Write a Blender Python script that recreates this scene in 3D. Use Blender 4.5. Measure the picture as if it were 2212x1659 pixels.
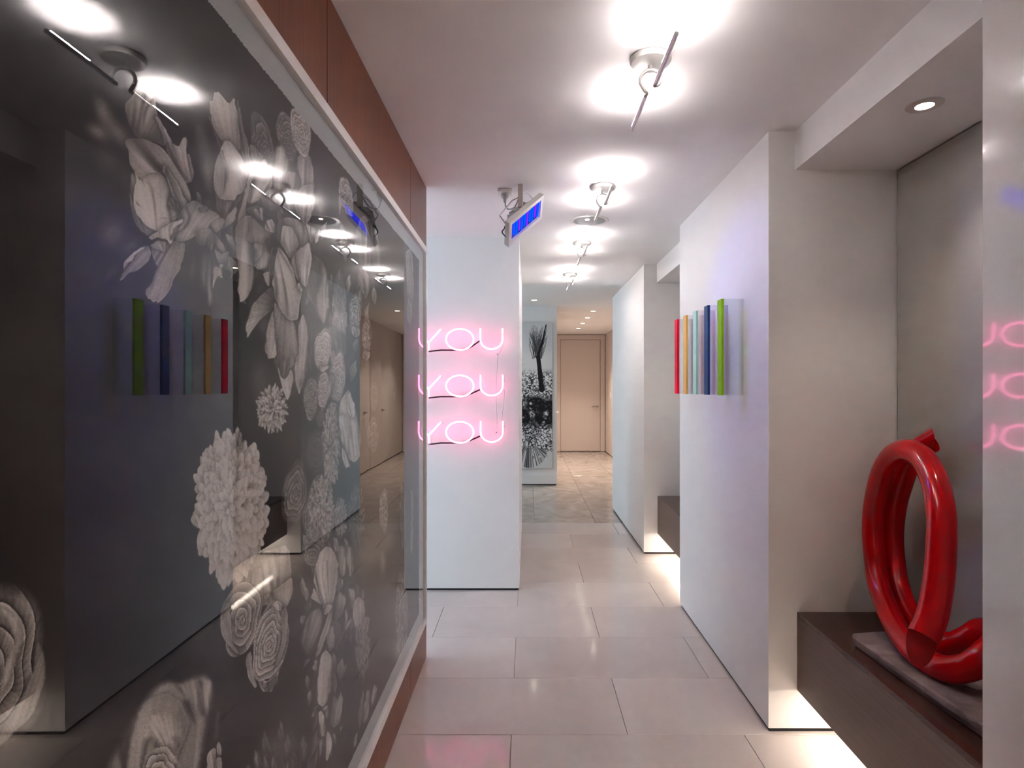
import bpy, bmesh, math, random
import numpy as np
from mathutils import Vector, Matrix

for o in list(bpy.data.objects):
    bpy.data.objects.remove(o)
SC = bpy.context.scene
COL = SC.collection
random.seed(4)
RNG = np.random.default_rng(7)

# ------------------------------------------------------------------ camera
H = 1.37                                   # eye height
F = 1283.0                                 # focal length in pixels of a 2212 px wide frame
cam_d = bpy.data.cameras.new('camera')
cam_d.sensor_width = 36.0
cam_d.sensor_fit = 'HORIZONTAL'
cam_d.lens = 36.0 * F / 2212.0
cam_d.shift_x = -34.0 / 2212.0
cam_d.shift_y = 8.5 / 2212.0
cam_d.clip_start = 0.02
cam = bpy.data.objects.new('camera', cam_d)
COL.objects.link(cam)
cam.location = (0, 0, H)
cam.rotation_euler = (math.radians(90), 0, 0)
SC.camera = cam

# ------------------------------------------------------------------ world / daylight / exposure
w = bpy.data.worlds.new('daylight')
SC.world = w
w.use_nodes = True
bg = w.node_tree.nodes['Background']
bg.inputs[0].default_value = (0.70, 0.86, 1.0, 1)
bg.inputs[1].default_value = 1.95

def portal(name, loc, rot, sx, sy):
    l = bpy.data.lights.new(name, 'AREA')
    l.shape = 'RECTANGLE'
    l.size = sx
    l.size_y = sy
    l.cycles.is_portal = True
    o = bpy.data.objects.new(name, l)
    o.location = loc
    o.rotation_euler = rot
    COL.objects.link(o)

R90 = math.radians(90)
portal('window_portal', (-3.62, 2.55, 1.25), (0, -R90, 0), 2.1, 2.5)
portal('window_portal', (-3.62, 7.15, 1.25), (0, -R90, 0), 2.1, 1.9)

vs = SC.view_settings
vs.view_transform = 'Standard'
vs.look = 'None'
vs.exposure = 1.45
vs.gamma = 1.0
vs.use_curve_mapping = False
try:
    SC.cycles.use_denoising = True
    SC.cycles.denoiser = 'OPENIMAGEDENOISE'
    SC.cycles.max_bounces = 10
    SC.cycles.diffuse_bounces = 5
    SC.cycles.glossy_bounces = 5
    SC.cycles.transparent_max_bounces = 24
    SC.cycles.sample_clamp_indirect = 80.0
    SC.cycles.caustics_reflective = False
    SC.cycles.caustics_refractive = False
except Exception:
    pass

LAMP_L = 105.0
LAMP_W = 14.0                                # upward beam of each lamp arm                              # radiance of the lamp strips
LAMP_C = (1.0, 0.915, 0.90)
NEON_C = (1.0, 0.20, 0.42)
NEON_L = 3.2
BLUE_L = 0.9
BENCH_L = 16.0
REAR_FILL_W = 3.0                               # unseen fill lights added behind the camera

# ------------------------------------------------------------------ materials
def mat(name):
    m = bpy.data.materials.new(name)
    m.use_nodes = True
    nt = m.node_tree
    return m, nt, nt.nodes['Principled BSDF']

def N(nt, t, **kw):
    n = nt.nodes.new(t)
    for k, v in kw.items():
        setattr(n, k, v)
    return n

def plain(name, col, rough=0.5, metal=0.0, vary=0.04, scale=6.0, bump=0.0, bscale=200.0, spec=0.5, coat=0.0):
    m, nt, b = mat(name)
    tc = N(nt, 'ShaderNodeTexCoord')
    nz = N(nt, 'ShaderNodeTexNoise')
    nz.inputs['Scale'].default_value = scale
    nz.inputs['Detail'].default_value = 4
    nt.links.new(tc.outputs['Object'], nz.inputs['Vector'])
    mx = N(nt, 'ShaderNodeMix', data_type='RGBA')
    mx.inputs[6].default_value = tuple(c * (1 - vary) for c in col) + (1,)
    mx.inputs[7].default_value = tuple(min(1, c * (1 + vary)) for c in col) + (1,)
    nt.links.new(nz.outputs['Fac'], mx.inputs[0])
    nt.links.new(mx.outputs[2], b.inputs['Base Color'])
    b.inputs['Roughness'].default_value = rough
    b.inputs['Metallic'].default_value = metal
    b.inputs['Specular IOR Level'].default_value = spec
    b.inputs['Coat Weight'].default_value = coat
    b.inputs['Coat Roughness'].default_value = 0.04
    if bump:
        n2 = N(nt, 'ShaderNodeTexNoise')
        n2.inputs['Scale'].default_value = bscale
        nt.links.new(tc.outputs['Object'], n2.inputs['Vector'])
        bp = N(nt, 'ShaderNodeBump')
        bp.inputs['Strength'].default_value = bump
        bp.inputs['Distance'].default_value = 0.002
        nt.links.new(n2.outputs['Fac'], bp.inputs['Height'])
        nt.links.new(bp.outputs['Normal'], b.inputs['Normal'])
    return m

def glow(name, col, strength):
    m = bpy.data.materials.new(name)
    m.use_nodes = True
    nt = m.node_tree
    nt.nodes.clear()
    e = N(nt, 'ShaderNodeEmission')
    e.inputs[0].default_value = tuple(col) + (1,)
    e.inputs[1].default_value = strength
    o = N(nt, 'ShaderNodeOutputMaterial')
    nt.links.new(e.outputs[0], o.inputs[0])
    return m

def clear(name, tint, ior=1.5, rough=0.0):
    """clear sheet: Fresnel reflection on the outer faces, straight transmission through"""
    m = bpy.data.materials.new(name)
    m.use_nodes = True
    nt = m.node_tree
    nt.nodes.clear()
    tr = N(nt, 'ShaderNodeBsdfTransparent')
    tr.inputs[0].default_value = tuple(tint) + (1,)
    gl = N(nt, 'ShaderNodeBsdfGlossy')
    gl.inputs['Roughness'].default_value = rough
    fr = N(nt, 'ShaderNodeFresnel')
    fr.inputs[0].default_value = ior
    ge = N(nt, 'ShaderNodeNewGeometry')
    inv = N(nt, 'ShaderNodeMath', operation='SUBTRACT')
    inv.inputs[0].default_value = 1.0
    mul = N(nt, 'ShaderNodeMath', operation='MULTIPLY')
    mx = N(nt, 'ShaderNodeMixShader')
    o = N(nt, 'ShaderNodeOutputMaterial')
    nt.links.new(ge.outputs['Backfacing'], inv.inputs[1])
    nt.links.new(fr.outputs[0], mul.inputs[0])
    nt.links.new(inv.outputs[0], mul.inputs[1])
    nt.links.new(mul.outputs[0], mx.inputs[0])
    nt.links.new(tr.outputs[0], mx.inputs[1])
    nt.links.new(gl.outputs[0], mx.inputs[2])
    nt.links.new(mx.outputs[0], o.inputs[0])
    return m

def wood(name, dark, light, rough, axis='Z', spec=0.4):
    m, nt, b = mat(name)
    tc = N(nt, 'ShaderNodeTexCoord')
    mp = N(nt, 'ShaderNodeMapping')
    s = {'Z': (60, 60, 1.2), 'Y': (60, 1.2, 60)}[axis]
    mp.inputs['Scale'].default_value = s
    nt.links.new(tc.outputs['Object'], mp.inputs['Vector'])
    nz = N(nt, 'ShaderNodeTexNoise')
    nz.inputs['Scale'].default_value = 3.0
    nz.inputs['Detail'].default_value = 6
    nt.links.new(mp.outputs[0], nz.inputs['Vector'])
    cr = N(nt, 'ShaderNodeValToRGB')
    cr.color_ramp.elements[0].position = 0.3
    cr.color_ramp.elements[0].color = tuple(dark) + (1,)
    cr.color_ramp.elements[1].position = 0.75
    cr.color_ramp.elements[1].color = tuple(light) + (1,)
    nt.links.new(nz.outputs['Fac'], cr.inputs[0])
    nt.links.new(cr.outputs[0], b.inputs['Base Color'])
    b.inputs['Roughness'].default_value = rough
    b.inputs['Specular IOR Level'].default_value = spec
    return m

def stone(name, c0, c1, c2, scale, rough, vein=0.0, bump=0.0):
    m, nt, b = mat(name)
    tc = N(nt, 'ShaderNodeTexCoord')
    oi = N(nt, 'ShaderNodeObjectInfo')
    ad = N(nt, 'ShaderNodeVectorMath', operation='ADD')
    sc = N(nt, 'ShaderNodeVectorMath', operation='SCALE')
    sc.inputs['Scale'].default_value = 37.0
    cmb = N(nt, 'ShaderNodeCombineXYZ')
    for i in range(3):
        nt.links.new(oi.outputs['Random'], cmb.inputs[i])
    nt.links.new(cmb.outputs[0], sc.inputs[0])
    nt.links.new(tc.outputs['Object'], ad.inputs[0])
    nt.links.new(sc.outputs[0], ad.inputs[1])
    nz = N(nt, 'ShaderNodeTexNoise')
    nz.inputs['Scale'].default_value = scale
    nz.inputs['Detail'].default_value = 8
    nz.inputs['Distortion'].default_value = vein
    nt.links.new(ad.outputs[0], nz.inputs['Vector'])
    cr = N(nt, 'ShaderNodeValToRGB')
    e = cr.color_ramp.elements
    e[0].position, e[0].color = 0.25, tuple(c0) + (1,)
    e[1].position, e[1].color = 0.75, tuple(c2) + (1,)
    k = e.new(0.5)
    k.color = tuple(c1) + (1,)
    nt.links.new(nz.outputs['Fac'], cr.inputs[0])
    hv = N(nt, 'ShaderNodeHueSaturation')
    mr = N(nt, 'ShaderNodeMapRange')
    mr.inputs[3].default_value = 0.94
    mr.inputs[4].default_value = 1.05
    nt.links.new(oi.outputs['Random'], mr.inputs[0])
    nt.links.new(mr.outputs[0], hv.inputs['Value'])
    nt.links.new(cr.outputs[0], hv.inputs['Color'])
    nt.links.new(hv.outputs[0], b.inputs['Base Color'])
    b.inputs['Roughness'].default_value = rough
    if bump:
        bp = N(nt, 'ShaderNodeBump')
        bp.inputs['Strength'].default_value = bump
        bp.inputs['Distance'].default_value = 0.004
        nt.links.new(nz.outputs['Fac'], bp.inputs['Height'])
        nt.links.new(bp.outputs['Normal'], b.inputs['Normal'])
    return m

M = {}
M['paint'] = plain('wall_paint', (0.84, 0.84, 0.84), 0.55, vary=0.01, bump=0.03, bscale=350)
M['ceil'] = plain('ceiling_paint', (0.86, 0.85, 0.85), 0.8, vary=0.01)
M['lacquer'] = plain('white_lacquer', (0.78, 0.77, 0.76), 0.06, vary=0.01, spec=0.9, coat=0.6)
M['grey'] = plain('grey_panel_paint', (0.40, 0.385, 0.36), 0.6, vary=0.02, bump=0.05, bscale=400)
M['black'] = plain('shadow_gap_black', (0.012, 0.012, 0.015), 0.8)
M['wood'] = wood('walnut_veneer', (0.130, 0.031, 0.008), (0.225, 0.062, 0.017), 0.36, 'Z', 0.4)
M['bench'] = wood('bench_brown', (0.115, 0.075, 0.060), (0.150, 0.098, 0.078), 0.45, 'Y')
M['benchtop'] = wood('bench_top_brown', (0.052, 0.020, 0.013), (0.085, 0.030, 0.018), 0.22, 'Y', 0.5)
M['tile'] = stone('polished_limestone', (0.54, 0.485, 0.46), (0.58, 0.52, 0.495), (0.62, 0.56, 0.535), 2.2, 0.10, 0.6)
M['grout'] = plain('floor_grout', (0.36, 0.32, 0.30), 0.8)
M['slate'] = stone('honed_slate', (0.26, 0.225, 0.20), (0.40, 0.35, 0.31), (0.50, 0.45, 0.41), 3.0, 0.16, 2.0, 0.12)
M['white_metal'] = plain('white_enamel', (0.74, 0.73, 0.71), 0.3, vary=0.02)
M['satin'] = plain('satin_aluminium', (0.62, 0.60, 0.60), 0.28, 1.0)
M['nickel'] = plain('brushed_nickel', (0.50, 0.45, 0.40), 0.3, 1.0)
M['frame'] = plain('white_frame_lacquer', (0.80, 0.79, 0.78), 0.35, vary=0.02)
M['mat'] = plain('mat_board', (0.50, 0.56, 0.59), 0.85, vary=0.02)
M['ring'] = plain('trim_ring_enamel', (0.60, 0.57, 0.54), 0.5)
M['canopy'] = plain('lamp_enamel', (0.46, 0.45, 0.43), 0.35, vary=0.02)
M['red'] = plain('red_gloss_lacquer', (0.50, 0.001, 0.004), 0.14, vary=0.01, spec=0.28, coat=0.08)
M['redcut'] = plain('red_cut_face', (0.30, 0.004, 0.006), 0.3, vary=0.05)
M['slab'] = stone('rough_stone', (0.15, 0.115, 0.10), (0.25, 0.19, 0.165), (0.40, 0.33, 0.30), 9.0, 0.55, 1.5, 0.4)
M['doorpaint'] = plain('door_paint', (0.66, 0.57, 0.53), 0.45, vary=0.01)
M['hallpaint'] = plain('hall_paint', (0.68, 0.60, 0.56), 0.6, vary=0.01)
M['pane'] = clear('picture_glass', (0.985, 0.99, 0.99), 1.66)
M['glass'] = clear('window_glass', (0.95, 0.98, 0.98), 1.5)
M['cable'] = plain('white_cable', (0.75, 0.75, 0.75), 0.4)
M['grey_cable'] = plain('grey_cable', (0.42, 0.45, 0.46), 0.4)
M['maroon'] = plain('blacked_out_tube', (0.030, 0.006, 0.012), 0.25)
M['flood_body'] = plain('grey_cast_metal', (0.48, 0.45, 0.43), 0.4, 0.2)
M['dark_metal'] = plain('dark_metal', (0.05, 0.05, 0.055), 0.4, 0.5)
M['blue_plate'] = plain('blue_lens', (0.01, 0.03, 0.35), 0.2)
M['lamp'] = glow('lamp_led', LAMP_C, LAMP_L)
M['down'] = glow('downlight_lens', (1.0, 0.86, 0.70), 9.0)
M['neon'] = glow('pink_neon_gas', NEON_C, NEON_L)
M['blue_led'] = glow('blue_led', (0.0, 0.05, 1.0), BLUE_L)
M['violet_led'] = glow('violet_led', (0.16, 0.015, 1.0), BLUE_L * 0.7)
M['bench_led'] = glow('bench_led', (1.0, 0.86, 0.72), BENCH_L)
M['speaker'] = plain('speaker_grey', (0.30, 0.32, 0.335), 0.6, spec=0.15)

# ------------------------------------------------------------------ mesh helpers
def tag(o, label=None, cat=None, group=None, kind=None):
    if label: o['label'] = label
    if cat: o['category'] = cat
    if group: o['group'] = group
    if kind: o['kind'] = kind
    return o

def link_mesh(name, me, m, parent=None):
    o = bpy.data.objects.new(name, me)
    for k in (m if isinstance(m, (list, tuple)) else [m]):
        me.materials.append(k)
    COL.objects.link(o)
    if parent is not None:
        o.parent = parent
        o.matrix_parent_inverse = parent.matrix_world.inverted()
    return o

def finish(name, bm, m, parent=None, smooth=False, bevel=0.0):
    if bevel:
        bmesh.ops.bevel(bm, geom=[e for e in bm.edges], offset=bevel, segments=2, affect='EDGES', profile=0.6)
    bmesh.ops.recalc_face_normals(bm, faces=bm.faces)
    me = bpy.data.meshes.new(name)
    bm.to_mesh(me)
    bm.free()
    if smooth:
        me.polygons.foreach_set('use_smooth', [True] * len(me.polygons))
    return link_mesh(name, me, m, parent)

def add_box(bm, x0, x1, y0, y1, z0, z1):
    v = [bm.verts.new(p) for p in ((x0, y0, z0), (x1, y0, z0), (x1, y1, z0), (x0, y1, z0),
                                   (x0, y0, z1), (x1, y0, z1), (x1, y1, z1), (x0, y1, z1))]
    for f in ((3, 2, 1, 0), (4, 5, 6, 7), (0, 1, 5, 4), (1, 2, 6, 5), (2, 3, 7, 6), (3, 0, 4, 7)):
        bm.faces.new([v[i] for i in f])

def box(name, x0, x1, y0, y1, z0, z1, m, parent=None, bevel=0.0):
    bm = bmesh.new()
    add_box(bm, x0, x1, y0, y1, z0, z1)
    return finish(name, bm, m, parent, bevel=bevel)

def struct(o):
    o['kind'] = 'structure'
    return o

def prism(name, pts, z0, z1, m, parent=None, bevel=0.0):
    bm = bmesh.new()
    a = [bm.verts.new((x, y, z0)) for x, y in pts]
    b = [bm.verts.new((x, y, z1)) for x, y in pts]
    n = len(pts)
    bm.faces.new(a[::-1])
    bm.faces.new(b)
    for i in range(n):
        bm.faces.new((a[i], a[(i + 1) % n], b[(i + 1) % n], b[i]))
    return finish(name, bm, m, parent, bevel=bevel)

def lathe(name, prof, loc, m, parent=None, seg=40, smooth=True, axis='Z'):
    bm = bmesh.new()
    rings = []
    for r, z in prof:
        if r < 1e-6:
            rings.append([bm.verts.new((0, 0, z))])
        else:
            rings.append([bm.verts.new((r * math.cos(2 * math.pi * i / seg), r * math.sin(2 * math.pi * i / seg), z)) for i in range(seg)])
    for a, b in zip(rings, rings[1:]):
        for i in range(seg):
            j = (i + 1) % seg
            if len(a) == 1 and len(b) == 1:
                continue
            if len(a) == 1:
                bm.faces.new((a[0], b[j], b[i]))
            elif len(b) == 1:
                bm.faces.new((a[i], a[j], b[0]))
            else:
                bm.faces.new((a[i], a[j], b[j], b[i]))
    rot = {'Z': Matrix.Identity(4), 'X': Matrix.Rotation(R90, 4, 'Y'), 'Y': Matrix.Rotation(-R90, 4, 'X')}[axis]
    bm.transform(Matrix.Translation(loc) @ rot)
    o = finish(name, bm, m, parent, smooth=smooth)
    if smooth:
        try:
            o.data.set_sharp_from_angle(angle=math.radians(40))
        except Exception:
            pass
    return o

def smooth_path(pts, sub=8, closed=False):
    P = [Vector(p) for p in pts]
    n = len(P)
    out = []
    rng = range(n if closed else n - 1)
    for i in rng:
        p0 = P[(i - 1) % n] if closed or i > 0 else P[0] * 2 - P[1]
        p1, p2 = P[i], P[(i + 1) % n]
        p3 = P[(i + 2) % n] if closed or i + 2 < n else P[-1] * 2 - P[-2]
        for k in range(sub):
            t = k / sub
            out.append(0.5 * ((2 * p1) + (p2 - p0) * t + (2 * p0 - 5 * p1 + 4 * p2 - p3) * t * t + (3 * p1 - p0 - 3 * p2 + p3) * t ** 3))
    if not closed:
        out.append(P[-1].copy())
    return out

def tube_bm(bm, path, r, seg=12, closed=False, cut0=None, cut1=None, capmat=0):
    n = len(path)
    T = []
    for i in range(n):
        a = path[(i - 1) % n] if closed or i > 0 else path[0]
        b = path[(i + 1) % n] if closed or i < n - 1 else path[-1]
        T.append((b - a).normalized())
    u = T[0].orthogonal().normalized()
    rings = []
    for i in range(n):
        if i:
            ax = T[i - 1].cross(T[i])
            if ax.length > 1e-7:
                u = Matrix.Rotation(T[i - 1].angle(T[i]), 3, ax.normalized()) @ u
        v = T[i].cross(u).normalized()
        ring = []
        for k in range(seg):
            a = 2 * math.pi * k / seg
            p = path[i] + (u * math.cos(a) + v * math.sin(a)) * r
            cut = cut0 if i == 0 else (cut1 if i == n - 1 else None)
            if cut is not None:
                nn = Vector(cut).normalized()
                d = T[i].dot(nn)
                if abs(d) > 0.15:
                    p = p + T[i] * ((path[i] - p).dot(nn) / d)
            ring.append(bm.verts.new(p))
        rings.append(ring)
    for i in range(n if closed else n - 1):
        a, b = rings[i], rings[(i + 1) % n]
        for k in range(seg):
            j = (k + 1) % seg
            bm.faces.new((a[k], a[j], b[j], b[k]))
    if not closed:
        f0 = bm.faces.new(rings[0][::-1])
        f1 = bm.faces.new(rings[-1])
        f0.material_index = f1.material_index = capmat

def tube(name, pts, r, m, parent=None, seg=12, sub=8, closed=False, straight=False, **kw):
    bm = bmesh.new()
    path = [Vector(p) for p in pts] if straight else smooth_path(pts, sub, closed)
    tube_bm(bm, path, r, seg, closed, **kw)
    o = finish(name, bm, m, parent, smooth=True)
    try:
        o.data.set_sharp_from_angle(angle=math.radians(50))
    except Exception:
        pass
    return o

def thing(name, label, cat, loc=(0, 0, 0), group=None):
    o = bpy.data.objects.new(name, None)
    o.empty_display_size = 0.05
    COL.objects.link(o)
    o.location = loc
    bpy.context.view_layer.update()
    return tag(o, label, cat, group)

def at(px, py, D):
    """point at depth D along the line of sight of a pixel of the survey photograph"""
    return Vector(((px - 1140.0) / F * D, D, H + (838.0 - py) / F * D))

# ------------------------------------------------------------------ floor
CZ = 2.39                                   # ceiling height of the corridor
FZ = 2.52                                   # ceiling height beyond
floor = struct(box('floor', -3.7, 2.5, -5.1, 12.95, -0.12, -0.008, M['grout']))
TW, TD = 0.92, 0.4585
def tile_mesh(wd, dp, gap, name, m):
    bm = bmesh.new()
    add_box(bm, gap / 2, wd - gap / 2, gap / 2, dp - gap / 2, -0.008, 0.0)
    bmesh.ops.bevel(bm, geom=[e for e in bm.edges if all(v.co.z > -0.001 for v in e.verts)], offset=0.0012, segments=1, affect='EDGES')
    me = bpy.data.meshes.new(name)
    bm.to_mesh(me)
    bm.free()
    me.materials.append(m)
    return me
tm = tile_mesh(TW, TD, 0.0022, 'floor_tile', M['tile'])
def put_tile(me, name, x, y):
    o = bpy.data.objects.new(name, me)
    o.location = (x, y, 0)
    COL.objects.link(o)
    o.parent = floor
for k in range(-16, 8):
    y = 2.347 + TD * k
    off = 0.395 if k % 2 == 0 else 0.855
    for j in range(-4, 2):
        x = off + TW * j
        if x > 1.55 or x + TW < -3.0:
            continue
        put_tile(tm, 'floor_tile', x, y)
Y0 = 2.347 + TD * 8                         # 6.015: slate starts
sm = tile_mesh(0.62, 0.93, 0.004, 'slate_tile', M['slate'])
for j in range(-6, 3):
    xs = 0.07 + 0.62 * j
    for i in range(0, 8):
        y = Y0 + 0.93 * i - (0.465 if j % 2 else 0.0)
        if y < Y0 - 0.01:
            continue
        put_tile(sm, 'slate_tile', xs, y)
hm = tile_mesh(0.62, 0.465, 0.004, 'slate_tile', M['slate'])
for j in range(-5, 3, 2):
    put_tile(hm, 'slate_tile', 0.07 + 0.62 * j, Y0)

# ------------------------------------------------------------------ ceiling
struct(box('ceiling', -3.7, 2.5, -5.1, 5.95, CZ, CZ + 0.2, M['ceil']))
struct(box('ceiling', -3.7, 1.75, 5.95, 12.95, FZ, FZ + 0.2, M['ceil']))

# ------------------------------------------------------------------ left partition with wood panels
WX = -0.515
wl = struct(box('wall_left', WX - 0.16, WX - 0.020, -1.34, 3.005, 0, CZ, M['black']))
seams = [-1.34, -0.645, 0.44, 1.526, 2.612, 3.02]
for a, b in zip(seams, seams[1:]):
    box('wood_panel', WX - 0.02, WX, a + 0.002, b - 0.002, 0.004, CZ - 0.004, M['wood'], wl, bevel=0.001)
box('end_panel', WX - 0.16, WX - 0.021, 3.005, 3.018, 0.004, CZ - 0.004, M['paint'], wl)
box('back_panel', WX - 0.175, WX - 0.161, -1.34, 3.018, 0.004, CZ - 0.004, M['paint'], wl)

# middle block that carries the neon sign
wm = struct(box('wall_middle', -1.75, -0.058, 4.02, 5.95, 0.014, CZ, M['paint']))
box('shadow_gap', -1.74, -0.066, 4.03, 5.94, 0.0, 0.0135, M['black'], wm)

# side room shell with its two windows
def window_wall(name, wname, x, y0, y1, wy0, wy1, wz0, wz1, top):
    bm = bmesh.new()
    add_box(bm, x - 0.15, x, y0, wy0, 0, top)
    add_box(bm, x - 0.15, x, wy1, y1, 0, top)
    add_box(bm, x - 0.15, x, wy0, wy1, 0, wz0)
    add_box(bm, x - 0.15, x, wy0, wy1, wz1, top)
    struct(finish(name, bm, M['paint']))
    bm = bmesh.new()
    t = 0.05
    add_box(bm, x - 0.09, x - 0.04, wy0, wy0 + t, wz0, wz1)
    add_box(bm, x - 0.09, x - 0.04, wy1 - t, wy1, wz0, wz1)
    add_box(bm, x - 0.09, x - 0.04, wy0 + t, wy1 - t, wz0, wz0 + t)
    add_box(bm, x - 0.09, x - 0.04, wy0 + t, wy1 - t, wz1 - t, wz1)
    mid = (wy0 + wy1) / 2
    add_box(bm, x - 0.09, x - 0.04, mid - 0.02, mid + 0.02, wz0 + t, wz1 - t)
    wo = struct(finish(wname, bm, M['frame']))
    box('pane', x - 0.068, x - 0.062, wy0 + t, mid - 0.02, wz0 + t, wz1 - t, M['glass'], wo)
    box('pane', x - 0.068, x - 0.062, mid + 0.02, wy1 - t, wz0 + t, wz1 - t, M['glass'], wo)
window_wall('wall_left', 'window_1', -3.5, 0.2, 5.95, 1.3, 3.8, 0.2, 2.3, CZ)
window_wall('wall_left', 'window_2', -3.5, 5.95, 8.37, 6.2, 8.1, 0.2, 2.3, FZ)
struct(box('wall_side', -3.5, WX - 0.176, 0.2, 0.3, 0, CZ, M['paint']))

struct(box('wall_rear', -2.3, 2.5, -5.1, -4.95, 0, CZ, M['paint']))
struct(box('wall_rear', -2.3, -2.15, -4.95, -1.35, 0, CZ, M['paint']))
struct(box('wall_rear', 2.35, 2.5, -4.95, -1.35, 0, CZ, M['paint']))
struct(box('wall_rear', -2.15, -0.68, -1.50, -1.35, 0, CZ, M['paint']))

# ------------------------------------------------------------------ right side blocks, niches
RX = 0.958
def block(y0, y1):
    o = struct(box('wall_right', RX, 1.75, y0, y1, 0.016, CZ, M['paint']))
    box('shadow_gap', RX + 0.008, 1.74, y0 + 0.008, y1 - 0.008, 0, 0.0155, M['black'], o)
    return o
block(2.363, 3.74)
block(4.90, 6.71)
NX = 1.464
for y0, y1 in ((1.20, 2.363), (3.74, 4.90)):
    wn = struct(box('wall_niche', NX + 0.03, 1.75, y0, y1, 0, CZ, M['black']))
    box('niche_panel', NX, NX + 0.028, y0 + 0.004, y1 - 0.012, 0.0, 2.229, M['grey'], wn)
    struct(box('trim_1' if y0 < 2 else 'trim_2', 1.063, NX + 0.029, y0, y1, 2.237, CZ, M['ceil']))
# near wall and the glossy leaf in front of it
struct(box('wall_right', 1.03, 2.35, -1.35, 1.195, 0.0, CZ, M['paint']))
dl = bmesh.new()
e0, e1 = Vector((0.972, 1.270)), Vector((0.972 - 0.112 * 1.5, 1.270 - 0.994 * 1.5))
nrm = Vector((0.994, -0.112)) * 0.045
q = [e0, e1, e1 + nrm, e0 + nrm]
lo = [dl.verts.new((p.x, p.y, 0.012)) for p in q]
hi = [dl.verts.new((p.x, p.y, CZ - 0.012)) for p in q]
dl.faces.new(lo[::-1]); dl.faces.new(hi)
for i in range(4):
    dl.faces.new((lo[i], lo[(i + 1) % 4], hi[(i + 1) % 4], hi[i]))
struct(finish('door_1', dl, M['lacquer'], bevel=0.0015))

# ------------------------------------------------------------------ far room and hall
wf = struct(box('wall_far', -3.7, 0.411, 8.37, 12.95, 0.016, FZ, M['paint']))
box('shadow_gap', -3.69, 0.403, 8.378, 12.9, 0, 0.0155, M['black'], wf)
box('baseboard', -3.5, 0.411, 8.362, 8.3695, 0.02, 0.135, M['frame'], wf)
HX = 1.668
wh = struct(box('wall_right', HX, 1.80, 6.715, 12.95, 0.016, FZ, M['hallpaint']))
box('shadow_gap', HX + 0.008, 1.79, 6.72, 12.9, 0, 0.0155, M['black'], wh)
DY = 12.74
we = struct(box('wall_end', 0.411, HX, DY + 0.06, 12.95, 0.0, FZ, M['hallpaint']))

def lever(parent, base, out, along, m):
    """round rose with a straight lever: base point, outward direction, lever direction"""
    b, o_, a = Vector(base), Vector(out), Vector(along)
    hd = tube('handle', [b, b + o_ * 0.012], 0.026, m, parent, seg=20, straight=True)
    tube('lever', [b + o_ * 0.0125, b + o_ * 0.05, b + o_ * 0.055 + a * 0.008, b + o_ * 0.055 + a * 0.13], 0.009, m, hd, seg=10, straight=True)

# end door: frame, leaf, handle, plate
d2 = struct(box('door_2', 0.706, 1.552, DY + 0.012, DY + 0.055, 0.016, 2.40, M['doorpaint'], bevel=0.003))
bm = bmesh.new()
add_box(bm, 0.55, 0.70, DY, DY + 0.055, 0.006, FZ - 0.012)
add_box(bm, 1.558, 1.655, DY, DY + 0.055, 0.006, FZ - 0.012)
add_box(bm, 0.70, 1.558, DY, DY + 0.055, 2.406, FZ - 0.012)
finish('door_frame', bm, M['doorpaint'], d2, bevel=0.002)
lever(d2, (1.50, DY + 0.0115, 0.972), (0, -1, 0), (-1, 0, 0), M['nickel'])
box('lock_plate', 1.42, 1.525, DY + 0.0085, DY + 0.0118, 0.77, 0.82, M['doorpaint'], d2, bevel=0.001)
# two doors in the hall's right wall
for nm, y0, y1, yh in (('door_3', 8.75, 9.65, 9.56), ('door_4', 10.0, 10.9, 10.82)):
    d = struct(box(nm, HX - 0.012, HX - 0.0005, y0, y1, 0.014, 2.47, M['doorpaint'], bevel=0.002))
    lever(d, (HX - 0.0125, yh, 0.972), (-1, 0, 0), (0, -1, 0), M['nickel'])
# door in the wall behind the picture, only its handle shows past the corner
d5 = struct(box('door_5', 0.4115, 0.423, 9.1, 10.0, 0.014, 2.47, M['doorpaint'], bevel=0.002))
lever(d5, (0.4235, 9.2, 0.99), (1, 0, 0), (0, 1, 0), M['satin'])
sw = box('light_switch', HX - 0.010, HX - 0.0005, 11.9, 11.98, 1.15, 1.29, M['frame'], bevel=0.002)
tag(sw, 'small white light switch plate on the hall wall near the end door', 'switch')
box('rocker', HX - 0.014, HX - 0.0105, 11.92, 11.96, 1.18, 1.26, M['frame'], sw, bevel=0.001)

# ------------------------------------------------------------------ benches with light below
def bench(y0, y1, label):
    t = thing('bench', label, 'bench', (1.27, (y0 + y1) / 2, 0.17), 'floating niche benches')
    x0, x1 = 1.070, NX - 0.002
    box('top_panel', x0, x1, y0, y1, 0.462, 0.480, M['benchtop'], t, bevel=0.001)
    box('front_panel', x0, x0 + 0.02, y0, y1, 0.170, 0.4615, M['bench'], t, bevel=0.001)
    box('bottom_panel', x0 + 0.0205, x1, y0, y1, 0.178, 0.196, M['bench'], t)
    box('light_strip', 1.17, 1.20, y0 + 0.02, y1 - 0.02, 0.170, 0.1775, M['bench_led'], t)
bench(1.205, 2.360, 'dark brown floating bench in the near niche, under the red tube sculpture')
bench(3.743, 4.897, 'dark brown floating bench in the far niche, with nothing on it')

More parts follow.
